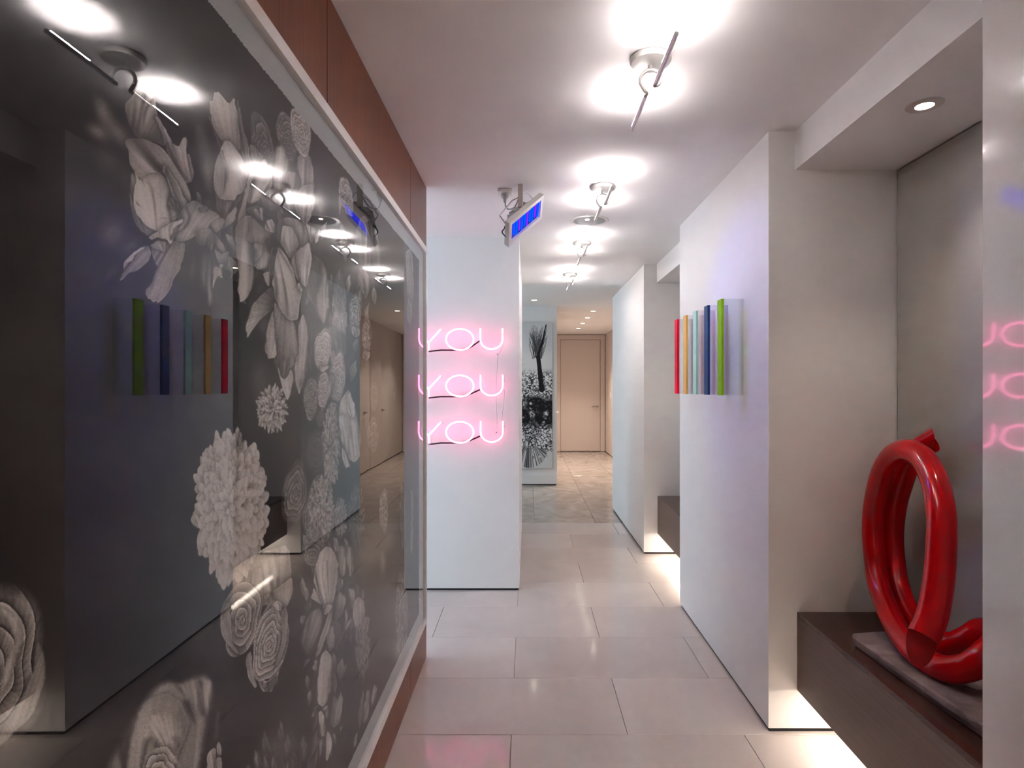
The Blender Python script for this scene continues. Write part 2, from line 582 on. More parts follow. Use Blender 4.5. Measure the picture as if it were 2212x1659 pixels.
# ------------------------------------------------------------------ stone slab and red sculpture
bm = bmesh.new()
zt, zb = 0.515, 0.4805
pts = [(1.118, 2.05), (1.135, 2.075), (1.30, 2.09), (1.40, 2.05), (1.435, 1.86), (1.40, 1.66), (1.30, 1.585), (1.19, 1.565), (1.17, 1.50), (1.150, 1.485), (1.140, 1.60), (1.128, 1.82)]
top = [bm.verts.new((x, y, zt + 0.003 * math.sin(9 * x + 7 * y))) for x, y in pts]
mid = [bm.verts.new((x + 0.006 * math.sin(31 * y), y + 0.004 * math.cos(40 * x), (zt + zb) / 2 + 0.004)) for x, y in pts]
bot = [bm.verts.new((1.27 + (x - 1.27) * 0.94, 1.8 + (y - 1.8) * 0.96, zb)) for x, y in pts]
n = len(pts)
bm.faces.new(top); bm.faces.new(bot[::-1])
for a, b in ((top, mid), (mid, bot)):
    for i in range(n):
        bm.faces.new((a[i], a[(i + 1) % n], b[(i + 1) % n], b[i]))
slab = finish('stone_slab', bm, M['slab'], bevel=0.004)
tag(slab, 'rough grey stone slab lying on the bench beneath the red sculpture', 'slab')

sc = thing('tube_sculpture', 'glossy red coiled tube sculpture standing on a stone slab in the niche', 'sculpture', (1.25, 1.8, 0.517))
TR = 0.0375
c1 = [at(*p) for p in ((1990, 1383, 1.60), (2012, 1335, 1.615), (2028, 1250, 1.645), (2034, 1139, 1.69), (2028, 1074, 1.74),
      (2015, 1028, 1.80), (1992, 989, 1.88), (1957, 973, 1.97), (1925, 989, 2.07), (1903, 1030, 2.15), (1889, 1095, 2.215),
      (1886, 1150, 2.23), (1890, 1204, 2.21), (1898, 1260, 2.155), (1917, 1316, 2.06), (1943, 1367, 1.95), (1981, 1412, 1.84),
      (2036, 1443, 1.73), (2085, 1443, 1.675), (2120, 1424, 1.65))]
jn = at(2170, 1378, 1.67)
c2 = [at(*p) for p in ((2014, 953, 2.045), (1990, 968, 2.08), (1962, 1004, 2.14), (1945, 1052, 2.19), (1934, 1095, 2.225),
      (1928, 1150, 2.24), (1930, 1200, 2.23), (1938, 1257, 2.185), (1958, 1314, 2.10), (1990, 1362, 2.00), (2030, 1387, 1.92),
      (2062, 1391, 1.875), (2095, 1378, 1.83), (2125, 1362, 1.79))]
for pth in (c1, c2):
    pth.append(jn)
bm = bmesh.new()
tube_bm(bm, smooth_path(c1, 7), TR, 28, cut0=(-0.85, -0.50, 0.12), capmat=1)
finish('front_coil', bm, [M['red'], M['redcut']], sc, smooth=True).data.set_sharp_from_angle(angle=math.radians(50))
bm = bmesh.new()
tube_bm(bm, smooth_path(c2, 7), TR, 28, cut0=(0.86, -0.40, 0.10), capmat=1)
finish('rear_coil', bm, [M['red'], M['redcut']], sc, smooth=True).data.set_sharp_from_angle(angle=math.radians(50))

# ------------------------------------------------------------------ acrylic bars on the right wall
BAR = [(2.637, (0.30, 0.62, 0.006), (0.93, 0.95, 0.93), 'lime green'),
       (2.838, (0.012, 0.060, 0.19), (0.90, 0.88, 0.95), 'navy blue'),
       (3.035, (0.52, 0.86, 0.66), (0.95, 0.90, 0.95), 'mint green'),
       (3.228, (0.90, 0.56, 0.17), (0.93, 0.94, 0.94), 'amber yellow'),
       (3.417, (0.95, 0.002, 0.045), (0.90, 0.90, 0.90), 'crimson red')]
for i, (y, c, tint, nm) in enumerate(BAR):
    t = thing('acrylic_bar', 'clear acrylic bar with %s front edge, %s of five on white wall' % (nm, ('nearest', 'second', 'middle', 'fourth', 'farthest')[i]),
              'wall sculpture', (RX, y + 0.029, 1.337), 'five acrylic bars on the white wall')
    box('clear_body', RX - 0.086, RX - 0.0005, y, y + 0.058, 1.337, 1.766, clear('acrylic_' + nm.replace(' ', '_'), tint, 1.45), t)
    em = plain('edge_' + nm.replace(' ', '_'), c, 0.4, vary=0.01, spec=0.12)
    e = box('colour_edge', RX - 0.0985, RX - 0.0865, y, y + 0.058, 1.337, 1.766, em, t, bevel=0.001)
    e['label'] = nm + ' front edge'

# ------------------------------------------------------------------ ceiling lamps
def lamp_parts(t, y):
    x = 0.378
    Z = H + 0.92
    lathe('canopy', [(0, CZ - 0.002), (0.058, CZ - 0.002), (0.058, CZ - 0.006), (0.063, CZ - 0.007), (0.063, CZ - 0.014), (0.058, CZ - 0.021), (0.030, CZ - 0.026), (0, CZ - 0.027)],
          (x, y, 0), M['canopy'], t, seg=48)
    tube('stem', [(x, y, CZ - 0.0265), (x, y, CZ - 0.040)], 0.007, M['canopy'], t, seg=12, straight=True)
    # tube loop between both arms
    cz, rr = Z + 0.030, 0.030
    lp = [(x + 0.008, y - 0.040, Z), (x + 0.008, y - 0.022, Z), (x + 0.020, y - 0.014, Z + 0.006)]
    for k in range(9):
        a = math.radians(-30 + k * 28)
        lp.append((x + rr * math.cos(a), y - 0.010 + 0.0025 * k, cz + rr * math.sin(a)))
    lp += [(x - 0.014, y + 0.016, Z + 0.003), (x - 0.006, y + 0.024, Z), (x - 0.006, y + 0.040, Z)]
    tube('loop', lp, 0.0058, M['canopy'], t, seg=12, sub=5)
    for dx, ya, yb in ((0.008, y - 0.288, y - 0.0405), (-0.006, y + 0.0405, y + 0.287)):
        arm = tube('arm', [(x + dx, ya, Z), (x + dx, yb, Z)], 0.0066, M['satin'], t, seg=16, straight=True)
        box('led_strip', x + dx - 0.0042, x + dx + 0.0042, ya + (0.012 if dx > 0 else 0.095), yb - (0.095 if dx > 0 else 0.012), Z + 0.0062, Z + 0.0082, M['lamp'], arm)
        arm['label'] = 'straight tube arm lit along its top'
        l = bpy.data.lights.new('lamp_beam', 'SPOT')
        l.energy = LAMP_W
        l.color = LAMP_C
        l.spot_size = math.radians(116)
        l.spot_blend = 1.0
        l.shadow_soft_size = 0.006
        lo_ = bpy.data.objects.new('lamp_beam', l)
        lo_.location = (x + dx, y + (-0.20 if dx > 0 else 0.22), Z + 0.016)
        lo_.rotation_euler = (math.pi, 0, 0)
        COL.objects.link(lo_)
LY = [1.83, 2.995, 4.155, 5.31]
LL = ['white ceiling lamp with two rod arms, nearest one in view', 'white rod ceiling lamp second from the camera, just before the round grey speaker',
      'white rod ceiling lamp third from the camera, between speaker and farthest lamp', 'white rod ceiling lamp farthest down the corridor, smallest in view']
lamps = []
for y, lb in zip(LY, LL):
    t = thing('ceiling_lamp', lb, 'ceiling lamp', (0.378, y, CZ), 'rod ceiling lamps along the corridor')
    lamp_parts(t, y)

# ------------------------------------------------------------------ recessed lights and speaker
def downlight(name, x, y, z, r, rl, power, label, group=None, angle=100):
    t = thing(name, label, 'downlight', (x, y, z), group)
    lathe('trim_ring', [(rl, z - 0.0005), (rl, z - 0.004), (r - 0.004, z - 0.004), (r, z - 0.002), (r, z - 0.0005)], (x, y, 0), M['ring'], t, seg=40)
    lathe('lens', [(0, z - 0.0025), (rl - 0.001, z - 0.0025), (rl - 0.001, z - 0.0006), (0, z - 0.0006)], (x, y, 0), M['down'], t, seg=32)
    l = bpy.data.lights.new('downlight_beam', 'SPOT')
    l.energy = power
    l.color = (1.0, 0.84, 0.71)
    l.spot_size = math.radians(angle)
    l.spot_blend = 0.7
    l.shadow_soft_size = rl
    lo = bpy.data.objects.new('downlight_beam', l)
    lo.location = (x, y, z - 0.02)
    COL.objects.link(lo)
downlight('recessed_downlight', 1.216, 1.82, 2.237, 0.052, 0.026, 3.0, 'round recessed downlight in the dropped soffit over the red sculpture')
downlight('recessed_downlight', 1.216, 4.30, 2.237, 0.052, 0.026, 3.0, 'unseen recessed downlight added to light the niche of the empty far bench')  # not visible from the camera, added as a light source for this niche
G = 'small downlights in the far ceiling'
downlight('recessed_downlight', 0.085, 7.77, FZ, 0.045, 0.038, 5.0, 'small recessed downlight in front of the black and white painting', G)
for y, lb in ((8.87, 'nearest'), (9.71, 'second'), (10.57, 'third'), (11.45, 'farthest')):
    downlight('recessed_downlight', 0.978, y, FZ, 0.045, 0.038, 40.0, 'small recessed downlight in the hall ceiling, %s of the row of four' % lb, G)

def add_rear_fill(x, y):  # invented warm fill, added to lift the surfaces facing the camera
    l = bpy.data.lights.new('rear_fill', 'AREA')
    l.shape = 'DISK'
    l.size = 0.22
    l.energy = REAR_FILL_W
    l.color = (1.0, 0.76, 0.60)
    o = bpy.data.objects.new('rear_fill', l)
    o.location = (x, y, CZ - 0.01)
    COL.objects.link(o)
for x in (-1.3, 0.1, 1.5):
    for y in (-2.1, -3.2, -4.3):
        add_rear_fill(x, y)

t = thing('ceiling_speaker', 'round grey recessed ceiling fitting with dark glossy dish, between two lamps', 'ceiling speaker', (0.375, 3.62, CZ))
lathe('rim', [(0.098, CZ - 0.0005), (0.098, CZ - 0.003), (0.116, CZ - 0.004), (0.120, CZ - 0.0005)], (0.375, 3.62, 0), M['white_metal'], t, seg=56)
lathe('dish', [(0.097, CZ - 0.003), (0.075, CZ - 0.0018), (0.0, CZ - 0.0012)], (0.375, 3.62, 0), M['speaker'], t, seg=48)
lathe('dish_highlight', [(0, CZ - 0.006), (0.010, CZ - 0.005), (0.013, CZ - 0.0022)], (0.36, 3.59, 0), M['down'], t, seg=20)  # small glowing disc put in as the highlight on the dish

# ------------------------------------------------------------------ blue flood lamp, outlet
fl = thing('flood_light', 'grey floodlight with glowing blue LEDs hanging from the ceiling on a post', 'floodlight', (-0.037, 2.98, CZ))
A = Vector((0.150, 0.121, 0.161)); B = Vector((0.012, 0.102, -0.0404))
Au = A.normalized()
Nn = Au.cross(B).normalized()
if Nn.x < 0: Nn = -Nn
Bu = Nn.cross(Au).normalized()
if Bu.z > 0: Bu = -Bu
C0 = (at(1166, 433, 3.0) + at(1101, 487, 2.93) + at(1106, 517, 3.03) + at(1166, 467, 3.10)) / 4
def fb(name, a0, a1, b0, b1, n0, n1, m, parent, bevel=0.0, taper=1.0):
    bm = bmesh.new()
    add_box(bm, a0, a1, b0, b1, n0, n1)
    if taper != 1.0:
        for v in bm.verts:
            if v.co.z < (n0 + n1) / 2:
                v.co.x *= taper; v.co.y *= taper
    bm.transform(Matrix(((Au.x, Bu.x, Nn.x, C0.x), (Au.y, Bu.y, Nn.y, C0.y), (Au.z, Bu.z, Nn.z, C0.z), (0, 0, 0, 1))))
    return finish(name, bm, m, parent, bevel=bevel)
ha, hb = 0.122, 0.055
body = fb('housing', -0.080, 0.080, -0.045, 0.045, -0.050, -0.0235, M['flood_body'], fl, bevel=0.004)
bm = bmesh.new()
for a0, a1, b0, b1 in ((-ha - 0.022, ha + 0.022, -hb - 0.022, -hb), (-ha - 0.022, ha + 0.022, hb, hb + 0.022),
                       (-ha - 0.022, -ha, -hb, hb), (ha, ha + 0.022, -hb, hb)):
    add_box(bm, a0, a1, b0, b1, -0.012, 0.006)
add_box(bm, -ha - 0.020, ha + 0.020, -hb - 0.020, hb + 0.020, -0.023, -0.0125)
bm.transform(Matrix(((Au.x, Bu.x, Nn.x, C0.x), (Au.y, Bu.y, Nn.y, C0.y), (Au.z, Bu.z, Nn.z, C0.z), (0, 0, 0, 1))))
finish('bezel', bm, M['white_metal'], fl)
lens = fb('lens', -ha + 0.001, ha - 0.001, -hb + 0.001, hb - 0.001, -0.012, -0.006, M['blue_plate'], fl)
for k in range(11):
    a = -ha + 0.010 + k * (2 * ha - 0.02) / 10
    fb('led_row', a - 0.0058, a + 0.0058, -hb + 0.006, hb - 0.006 - 0.012 * (k % 2), -0.0059, -0.003, M['blue_led'] if k % 3 else M['violet_led'], lens)
for k in range(5):
    fb('fin', -0.070 + k * 0.033, -0.066 + k * 0.033, -0.044, 0.044, -0.064, -0.0505, M['flood_body'], body)
pj = C0 - Nn * 0.060
pt = Vector((-0.037, 2.98, CZ))
box('post', pt.x - 0.0125, pt.x + 0.0125, pt.y - 0.0125, pt.y + 0.0125, CZ - 0.115, CZ - 0.0005, M['flood_body'], fl, bevel=0.002)
hub = fb('knuckle', -0.03, 0.03, -0.022, 0.022, -0.085, -0.0645, M['flood_body'], fl, bevel=0.003)
tube('neck', [pt + Vector((0, 0, -0.115)), C0 - Nn * 0.085], 0.012, M['flood_body'], fl, seg=12, straight=True)
def loc(a, b, n_): return C0 + Au * a + Bu * b + Nn * n_
tube('yoke', [loc(-0.118, -0.02, -0.020), loc(-0.118, -0.062, -0.075), loc(0.0, -0.075, -0.090), loc(0.118, -0.062, -0.075), loc(0.118, -0.02, -0.020)], 0.0035, M['satin'], fl, seg=8, straight=True)
tube('gland', [loc(-0.090, 0.0, -0.040), loc(-0.112, 0.0, -0.045)], 0.008, M['dark_metal'], fl, seg=12, straight=True)
tube('rear_cable', [loc(-0.112, 0, -0.045), loc(-0.140, 0.01, -0.040), loc(-0.135, 0.03, 0.0), loc(-0.100, 0.04, -0.024)], 0.003, M['dark_metal'], fl, seg=8)
bl = bpy.data.lights.new('flood_beam', 'SPOT')
bl.energy = 4.5
bl.color = (0.03, 0.06, 1.0)
bl.spot_size = math.radians(70)
bl.spot_blend = 0.5
bl.shadow_soft_size = 0.09
bo = bpy.data.objects.new('flood_beam', bl)
bo.location = C0 + Nn * 0.02
bo.rotation_euler = (-Nn).to_track_quat('Z', 'Y').to_euler()
COL.objects.link(bo)
ox, oy = -0.118, 3.07
cab = [(ox, oy, CZ - 0.060), (ox + 0.006, oy, CZ - 0.085), (ox + 0.022, oy - 0.010, CZ - 0.100), (ox + 0.050, oy - 0.03, CZ - 0.095), (ox + 0.068, oy - 0.06, CZ - 0.070), (-0.038, 2.985, CZ - 0.05)]
tube('power_cable', cab, 0.0035, M['grey_cable'], fl, seg=10)
lathe('plug', [(0, CZ - 0.062), (0.007, CZ - 0.062), (0.010, CZ - 0.045), (0.018, CZ - 0.036), (0.021, CZ - 0.024), (0.021, CZ - 0.0165)], (ox, oy, 0), M['grey_cable'], fl, seg=20)
ot = box('power_outlet', ox - 0.037, ox + 0.037, oy - 0.037, oy + 0.037, CZ - 0.016, CZ - 0.0005, M['frame'], bevel=0.003)
tag(ot, 'white square ceiling power outlet that the floodlight is plugged into', 'outlet')
bm = bmesh.new()
add_box(bm, ox - 0.030, ox - 0.028, oy - 0.0375, oy - 0.0372, CZ - 0.013, CZ - 0.003)
finish('seam', bm, M['grey_cable'], ot)

# ------------------------------------------------------------------ neon sign YOU YOU YOU
ND = 3.955
ns = thing('neon_sign', 'pink neon sign reading YOU three times on the white block', 'neon sign', (-0.33, 4.019, 1.4))
def nv(cx, cy, dy=0.0):
    D = ND + dy
    return Vector(((860 + cx / 4.879 - 1140) / F * D, D, H + (838 - 660 - cy / 4.879) / F * D))
NR = 0.0055
for row, (oy_, sx) in enumerate(((0, 0), (490, 2), (979, 3))):
    # letter Y: two arms and a stem
    tube('letter_tube', [nv(186, 250 + oy_), nv(312, 384 + oy_), nv(321, 400 + oy_), nv(322, 425 + oy_), nv(322, 472 + oy_)], NR, M['neon'], ns, seg=12, sub=4)
    tube('letter_tube', [nv(449, 250 + oy_), nv(340, 370 + oy_, -0.001), nv(329, 384 + oy_, -0.002)], NR, M['neon'], ns, seg=12, sub=4)
    # letter O
    tube('letter_tube', [nv(650 + 145 * math.cos(a), 357 + oy_ + 111 * math.sin(a)) for a in [2 * math.pi * k / 20 for k in range(20)]], NR, M['neon'], ns, seg=12, sub=3, closed=True)
    # letter U
    u = [nv(866 + sx, 240 + oy_), nv(866 + sx, 300 + oy_), nv(867 + sx, 355 + oy_)]
    for k in range(1, 8):
        a = math.pi - math.pi * k / 8
        u.append(nv(983 + sx + 117 * math.cos(a), 355 + oy_ + 104 * math.sin(a)))
    u += [nv(1100 + sx, 355 + oy_), nv(1100 + sx, 300 + oy_), nv(1100 + sx, 240 + oy_)]
    tube('letter_tube', u, NR, M['neon'], ns, seg=12, sub=4)
    tube('blackout_tube', [nv(322, 484 + oy_, 0.014), nv(450, 470 + oy_, 0.016), nv(640, 470 + oy_, 0.016), nv(760, 442 + oy_, 0.016), nv(860 + sx, 372 + oy_ + (25 if row else 0), 0.014)], 0.0052, M['maroon'], ns, seg=10, straight=True)
    for cx in (186, 449, 650, 1107 + sx):
        cy = (262, 262, 246, 300)[(186, 449, 650, 1107 + sx).index(cx)] + oy_
        a_, b_ = nv(cx, cy, 0.006), nv(cx, cy, 0.006)
        b_.y = 4.0195
        b_.x, b_.z = a_.x, a_.z
        tube('standoff', [a_, b_], 0.0035, M['cable'] if cx < 1000 else M['dark_metal'], ns, seg=8, straight=True)
CB = [[(1106, 425), (1075, 480), (1050, 540), (1040, 700), (1033, 860), (1030, 960), (1036, 1150), (1045, 1280), (1062, 1365), (1095, 1410)],
      [(1112, 880), (1116, 930), (1108, 1050), (1095, 1150), (1090, 1215)],
      [(190, 300), (215, 480), (235, 560), (240, 800), (245, 960), (240, 1200), (225, 1330), (200, 1400)],
      [(325, 1350), (350, 1390), (345, 1440), (318, 1490)]]
for c in CB:
    tube('cable', [nv(x, y, 0.012) for x, y in c], 0.0032, M['cable'], ns, seg=8, sub=5)
for x, y in ((1045, 512), (1035, 1340), (230, 512), (238, 1345)):
    a_ = nv(x, y, 0.03)
    tube('clip', [a_, Vector((a_.x, 4.0195, a_.z))], 0.0030, M['dark_metal'], ns, seg=8, straight=True)

# ------------------------------------------------------------------ ink painters (flat drawings)
def chaikin(P, k=1):
    P = np.array(P, float)
    for _ in range(k):
        Qn = np.roll(P, -1, 0)
        P = np.stack([0.87 * P + 0.13 * Qn, 0.13 * P + 0.87 * Qn], 1).reshape(-1, 2)
    return P

class Ink:
    def __init__(s, x0, y0, x1, y1, base):
        s.x0, s.y0 = x0, y0
        s.h, s.w = y1 - y0, x1 - x0
        s.a = np.full((s.h, s.w), base, np.float32)
    def win(s, ax, ay, bx, by):
        ax, ay = max(int(ax) - s.x0, 0), max(int(ay) - s.y0, 0)
        bx, by = min(int(bx) - s.x0 + 1, s.w), min(int(by) - s.y0 + 1, s.h)
        if bx <= ax or by <= ay:
            return None
        X, Y = np.meshgrid(np.arange(ax, bx) + s.x0, np.arange(ay, by) + s.y0)
        return (slice(ay, by), slice(ax, bx)), X.astype(np.float32), Y.astype(np.float32)
    def sdist(s, P, X, Y):
        d2 = np.full(X.shape, 1e9, np.float32)
        ins = np.zeros(X.shape, bool)
        n_ = len(P)
        for i in range(n_):
            ax, ay = P[i]
            bx, by = P[(i + 1) % n_]
            ex, ey = bx - ax, by - ay
            t = np.clip(((X - ax) * ex + (Y - ay) * ey) / (ex * ex + ey * ey + 1e-9), 0, 1)
            d2 = np.minimum(d2, (X - ax - t * ex) ** 2 + (Y - ay - t * ey) ** 2)
            if ay != by:
                c = ((ay > Y) != (by > Y)) & (X < (bx - ax) * (Y - ay) / (by - ay) + ax)
                ins ^= c
        return np.where(ins, 1, -1) * np.sqrt(d2)
    def petal(s, P, val, tip=None, ax=None, vein=0.17, soft=1.0, rim=0.16, dark=0.26, shadow=0.5, freq=60, sm=1):
        """ax = (base, end): tone runs from val at the base to tip at the end, veins fan out of the base"""
        P = chaikin(P, sm)
        Q2 = []
        for i in range(len(P)):
            a0, a1 = P[i], P[(i + 1) % len(P)]
            L0 = np.hypot(*(a1 - a0))
            m_ = max(1, int(L0 / 7.0))
            nv_ = np.array([-(a1 - a0)[1], (a1 - a0)[0]]) / (L0 + 1e-6)
            for j in range(m_):
                Q2.append(a0 + (a1 - a0) * j / m_ + (nv_ * RNG.normal(0, 0.85) if j else 0))
        P = np.array(Q2)
        pad = 10 + soft
        lo_, hi_ = P.min(0) - pad, P.max(0) + pad
        g = s.win(lo_[0], lo_[1], hi_[0], hi_[1])
        if g is None:
            return
        sl, X, Y = g
        sd = s.sdist(P, X, Y)
        c = P.mean(0)
        if ax is None:
            i0 = P[:, 1].argmax(); i1 = P[:, 1].argmin()
            ax = (P[i0], P[i1])
        b0, b1 = np.array(ax[0], float), np.array(ax[1], float)
        L = np.hypot(*(b1 - b0)) + 1e-6
        dv = (b1 - b0) / L
        t = np.clip(((X - b0[0]) * dv[0] + (Y - b0[1]) * dv[1]) / L, 0, 1)
        org = b0 - dv * L * 0.6
        th = np.arctan2((X - org[0]) * dv[1] - (Y - org[1]) * dv[0], (X - org[0]) * dv[0] + (Y - org[1]) * dv[1])
        ph = RNG.uniform(0, 6.28, 4)
        st = (np.sin(th * freq + ph[0] + 2 * t) + 0.7 * np.sin(th * freq * 2.3 + ph[1]) + 0.8 * np.sin(th * freq * 0.37 + ph[2] + t)) / 2.5
        v = (val + ((tip if tip is not None else val) - val) * t) * (1 + vein * st)
        lat = (th - np.median(th)) / (th.std() + 1e-3)
        v = v * (1.08 - 0.30 * np.abs(np.sin(lat * RNG.uniform(0.9, 1.6) + ph[3])) + 0.06 * lat * np.sign(RNG.normal()))
        for _c in range(int(RNG.integers(2, 5))):
            t0 = np.median(th) + th.std() * RNG.uniform(-1.5, 1.5)
            bend = RNG.normal(0, 0.35) * th.std()
            wl_ = th.std() * RNG.uniform(0.07, 0.16)
            dl_ = (th - t0 - bend * (t - 0.5) ** 2 * 4) / wl_
            gate = np.clip(1.3 - 2.2 * np.abs(t - RNG.uniform(0.2, 0.7)), 0, 1)
            v = v * (1 - gate * 0.42 * np.exp(-dl_ ** 2)) + gate * 0.10 * np.exp(-(dl_ - 1.9) ** 2)
        din = np.maximum(sd, 0)
        wdt = max(4.0, 0.18 * min(hi_ - lo_))
        v = v * (1 - dark * np.exp(-din / wdt)) + rim * np.exp(-((din - 1.2) / 1.3) ** 2) * (0.5 + 0.5 * np.sin(th * 9 + 5 * t + ph[0]))
        al = np.clip(0.5 + sd / soft, 0, 1)
        out = s.a[sl]
        if shadow:
            out = out * (1 - shadow * np.exp(np.minimum(sd, 0) / 5.0) * (sd <= 0))
        s.a[sl] = out * (1 - al) + np.clip(v, 0.01, 1) * al
    def blob(s, cx, cy, rx, ry, ang, val, al=1.0, hard=0.0):
        R = max(rx, ry) * 1.6
        g = s.win(cx - R, cy - R, cx + R, cy + R)
        if g is None:
            return
        sl, X, Y = g
        a = math.radians(ang)
        u = ((X - cx) * math.cos(a) + (Y - cy) * math.sin(a)) / rx
        v = (-(X - cx) * math.sin(a) + (Y - cy) * math.cos(a)) / ry
        r = np.sqrt(u * u + v * v)
        m = al * np.clip((1.25 - r) / (1.25 - hard), 0, 1)
        m = m * m * (3 - 2 * m)
        s.a[sl] = s.a[sl] * (1 - m) + val * m
    def rose(s, cx, cy, rx, ry, ang, val, turns=5, soft=1.5, line=0.35, fade=0.0, off=(0.0, 0.15)):
        R = max(rx, ry) * 1.25 + soft
        g = s.win(cx - R, cy - R, cx + R, cy + R)
        if g is None:
            return
        sl, X, Y = g
        a = math.radians(ang)
        u = ((X - cx) * math.cos(a) + (Y - cy) * math.sin(a)) / rx
        v = (-(X - cx) * math.sin(a) + (Y - cy) * math.cos(a)) / ry
        r0 = np.sqrt(u * u + v * v)
        p0 = np.arctan2(v, u)
        q_ = RNG.uniform(0, 6.28, 5)
        edge = 1 + 0.05 * np.sin(3 * p0 + q_[0]) + 0.04 * np.sin(5 * p0 + q_[1])
        u2, v2 = u - off[0] * (1 - r0), v - off[1] * (1 - r0)
        r = np.sqrt(u2 * u2 + v2 * v2) / edge
        p = np.arctan2(v2, u2)
        wob = 0.06 * np.sin(2 * p + q_[2]) + 0.035 * np.sin(3 * p + q_[3] + 5 * r) + 0.02 * np.sin(7 * p + q_[4])
        turns = turns * 1.35
        k = turns * np.power(np.maximum(r, 0), 0.8) * (1 + wob) + p / 6.2832
        f = k - np.floor(k)
        seg = np.sin(np.floor(k) * 12.9 + np.floor((p + np.floor(k) * 1.7) * 0.9) * 4.1) * 0.5 + 0.5
        tone = val * (0.50 + 0.50 * f) * (0.78 + 0.30 * seg)
        tone = tone + line * val * np.exp(-((f - 0.93) / 0.05) ** 2)
        tone = tone * (1 - 0.55 * np.exp(-(f / 0.10) ** 2))
        tone = tone * (1 + 0.06 * np.sin(40 * p + 6 * k))
        al = np.clip((1 - r0 / edge) * min(rx, ry) / soft + 0.5, 0, 1) * (1 - fade)
        s.a[sl] = s.a[sl] * (1 - al) + np.clip(tone, 0, 1) * al
    def pompon(s, cx, cy, rx, ry, n_, val, size=0.16, asp=0.5, soft=0.06, jit=0.25, dirn=None, core=0.25, fade=0.0):
        """many small petals laid over each other from the rim to the middle"""
        k_ = rx / ry
        s.blob(cx, cy, rx * 0.92, ry * 0.92, 0, val * core, 1 - fade, 0.7)
        for i in range(n_ - 1, -1, -1):
            r = math.sqrt((i + 0.5) / n_) * (1 + RNG.normal(0, 0.02))
            ph = i * 2.39996 + RNG.normal(0, 0.1)
            px, py = cx + rx * r * math.cos(ph), cy + ry * r * math.sin(ph)
            an = ph + RNG.normal(0, jit) if dirn is None else math.radians(dirn) + RNG.normal(0, jit) + 0.5 * math.cos(ph) * (1 if dirn < 0 else -1)
            Lp = ry * size * (0.75 + 0.45 * r) * RNG.uniform(0.8, 1.25)
            Wp = Lp * asp * RNG.uniform(0.8, 1.2)
            e = Lp * 1.3
            g = s.win(px - e * max(k_, 0.3) - 2, py - e - 2, px + e * max(k_, 0.3) + 2, py + e + 2)
            if g is None:
                continue
            sl, X, Y = g
            dx, dy = (X - px) / k_, (Y - py)
            u = dx * math.cos(an) + dy * math.sin(an)
            v = -dx * math.sin(an) + dy * math.cos(an)
            t = (u / Lp + 1) / 2
            wd = Wp * np.sqrt(np.clip(4 * np.clip(t, 0, 1) ** 0.8 * (1 - np.clip(t, 0, 1)), 0, 1)) + 1e-3
            ins = (wd - np.abs(v)) / (Wp * 0.25 + 0.5)
            al = np.clip(ins / max(soft * 8, 0.4), 0, 1) * ((t > 0) & (t < 1)) * (1 - fade)
            b = val * RNG.uniform(0.78, 1.12) * (1.0 - 0.18 * r)
            tone = b * (0.42 + 0.62 * np.clip(t, 0, 1)) * (0.72 + 0.28 * np.clip(ins, 0, 1)) * (1 + 0.10 * np.clip(v / Wp, -1, 1))
            s.a[sl] = s.a[sl] * (1 - al) + np.clip(tone, 0, 1) * al
    def stroke(s, P, w0, w1, val, soft=0.8, al=1.0):
        P = np.array(P, float)
        lo_, hi_ = P.min(0) - w0 - w1 - 2, P.max(0) + w0 + w1 + 2
        g = s.win(lo_[0], lo_[1], hi_[0], hi_[1])
        if g is None:
            return
        sl, X, Y = g
        best = np.full(X.shape, -1e9, np.float32)
        n_ = len(P) - 1
        for i in range(n_):
            ax, ay = P[i]; bx, by = P[i + 1]
            ex, ey = bx - ax, by - ay
            t = np.clip(((X - ax) * ex + (Y - ay) * ey) / (ex * ex + ey * ey + 1e-9), 0, 1)
            d = np.sqrt((X - ax - t * ex) ** 2 + (Y - ay - t * ey) ** 2)
            best = np.maximum(best, (w0 + (w1 - w0) * (i + t) / n_) - d)
        m = al * np.clip(0.5 + best / soft, 0, 1)
        s.a[sl] = s.a[sl] * (1 - m) + val * m

def crop(ox_, oy_, k, P):
    return [(ox_ + x / k, oy_ + y / k) for x, y in P]

def vnoise(h, w, cell):
    gh, gw = int(h / cell) + 3, int(w / cell) + 3
    g = RNG.uniform(-1, 1, (gh, gw)).astype(np.float32)
    yy, xx = np.arange(h) / cell, np.arange(w) / cell
    y0_, x0_ = yy.astype(int), xx.astype(int)
    fy, fx = (yy - y0_)[:, None], (xx - x0_)[None, :]
    fy, fx = fy * fy * (3 - 2 * fy), fx * fx * (3 - 2 * fx)
    a, b = g[y0_][:, x0_], g[y0_][:, x0_ + 1]
    c, d = g[y0_ + 1][:, x0_], g[y0_ + 1][:, x0_ + 1]
    return (a * (1 - fx) + b * fx) * (1 - fy) + (c * (1 - fx) + d * fx) * fy

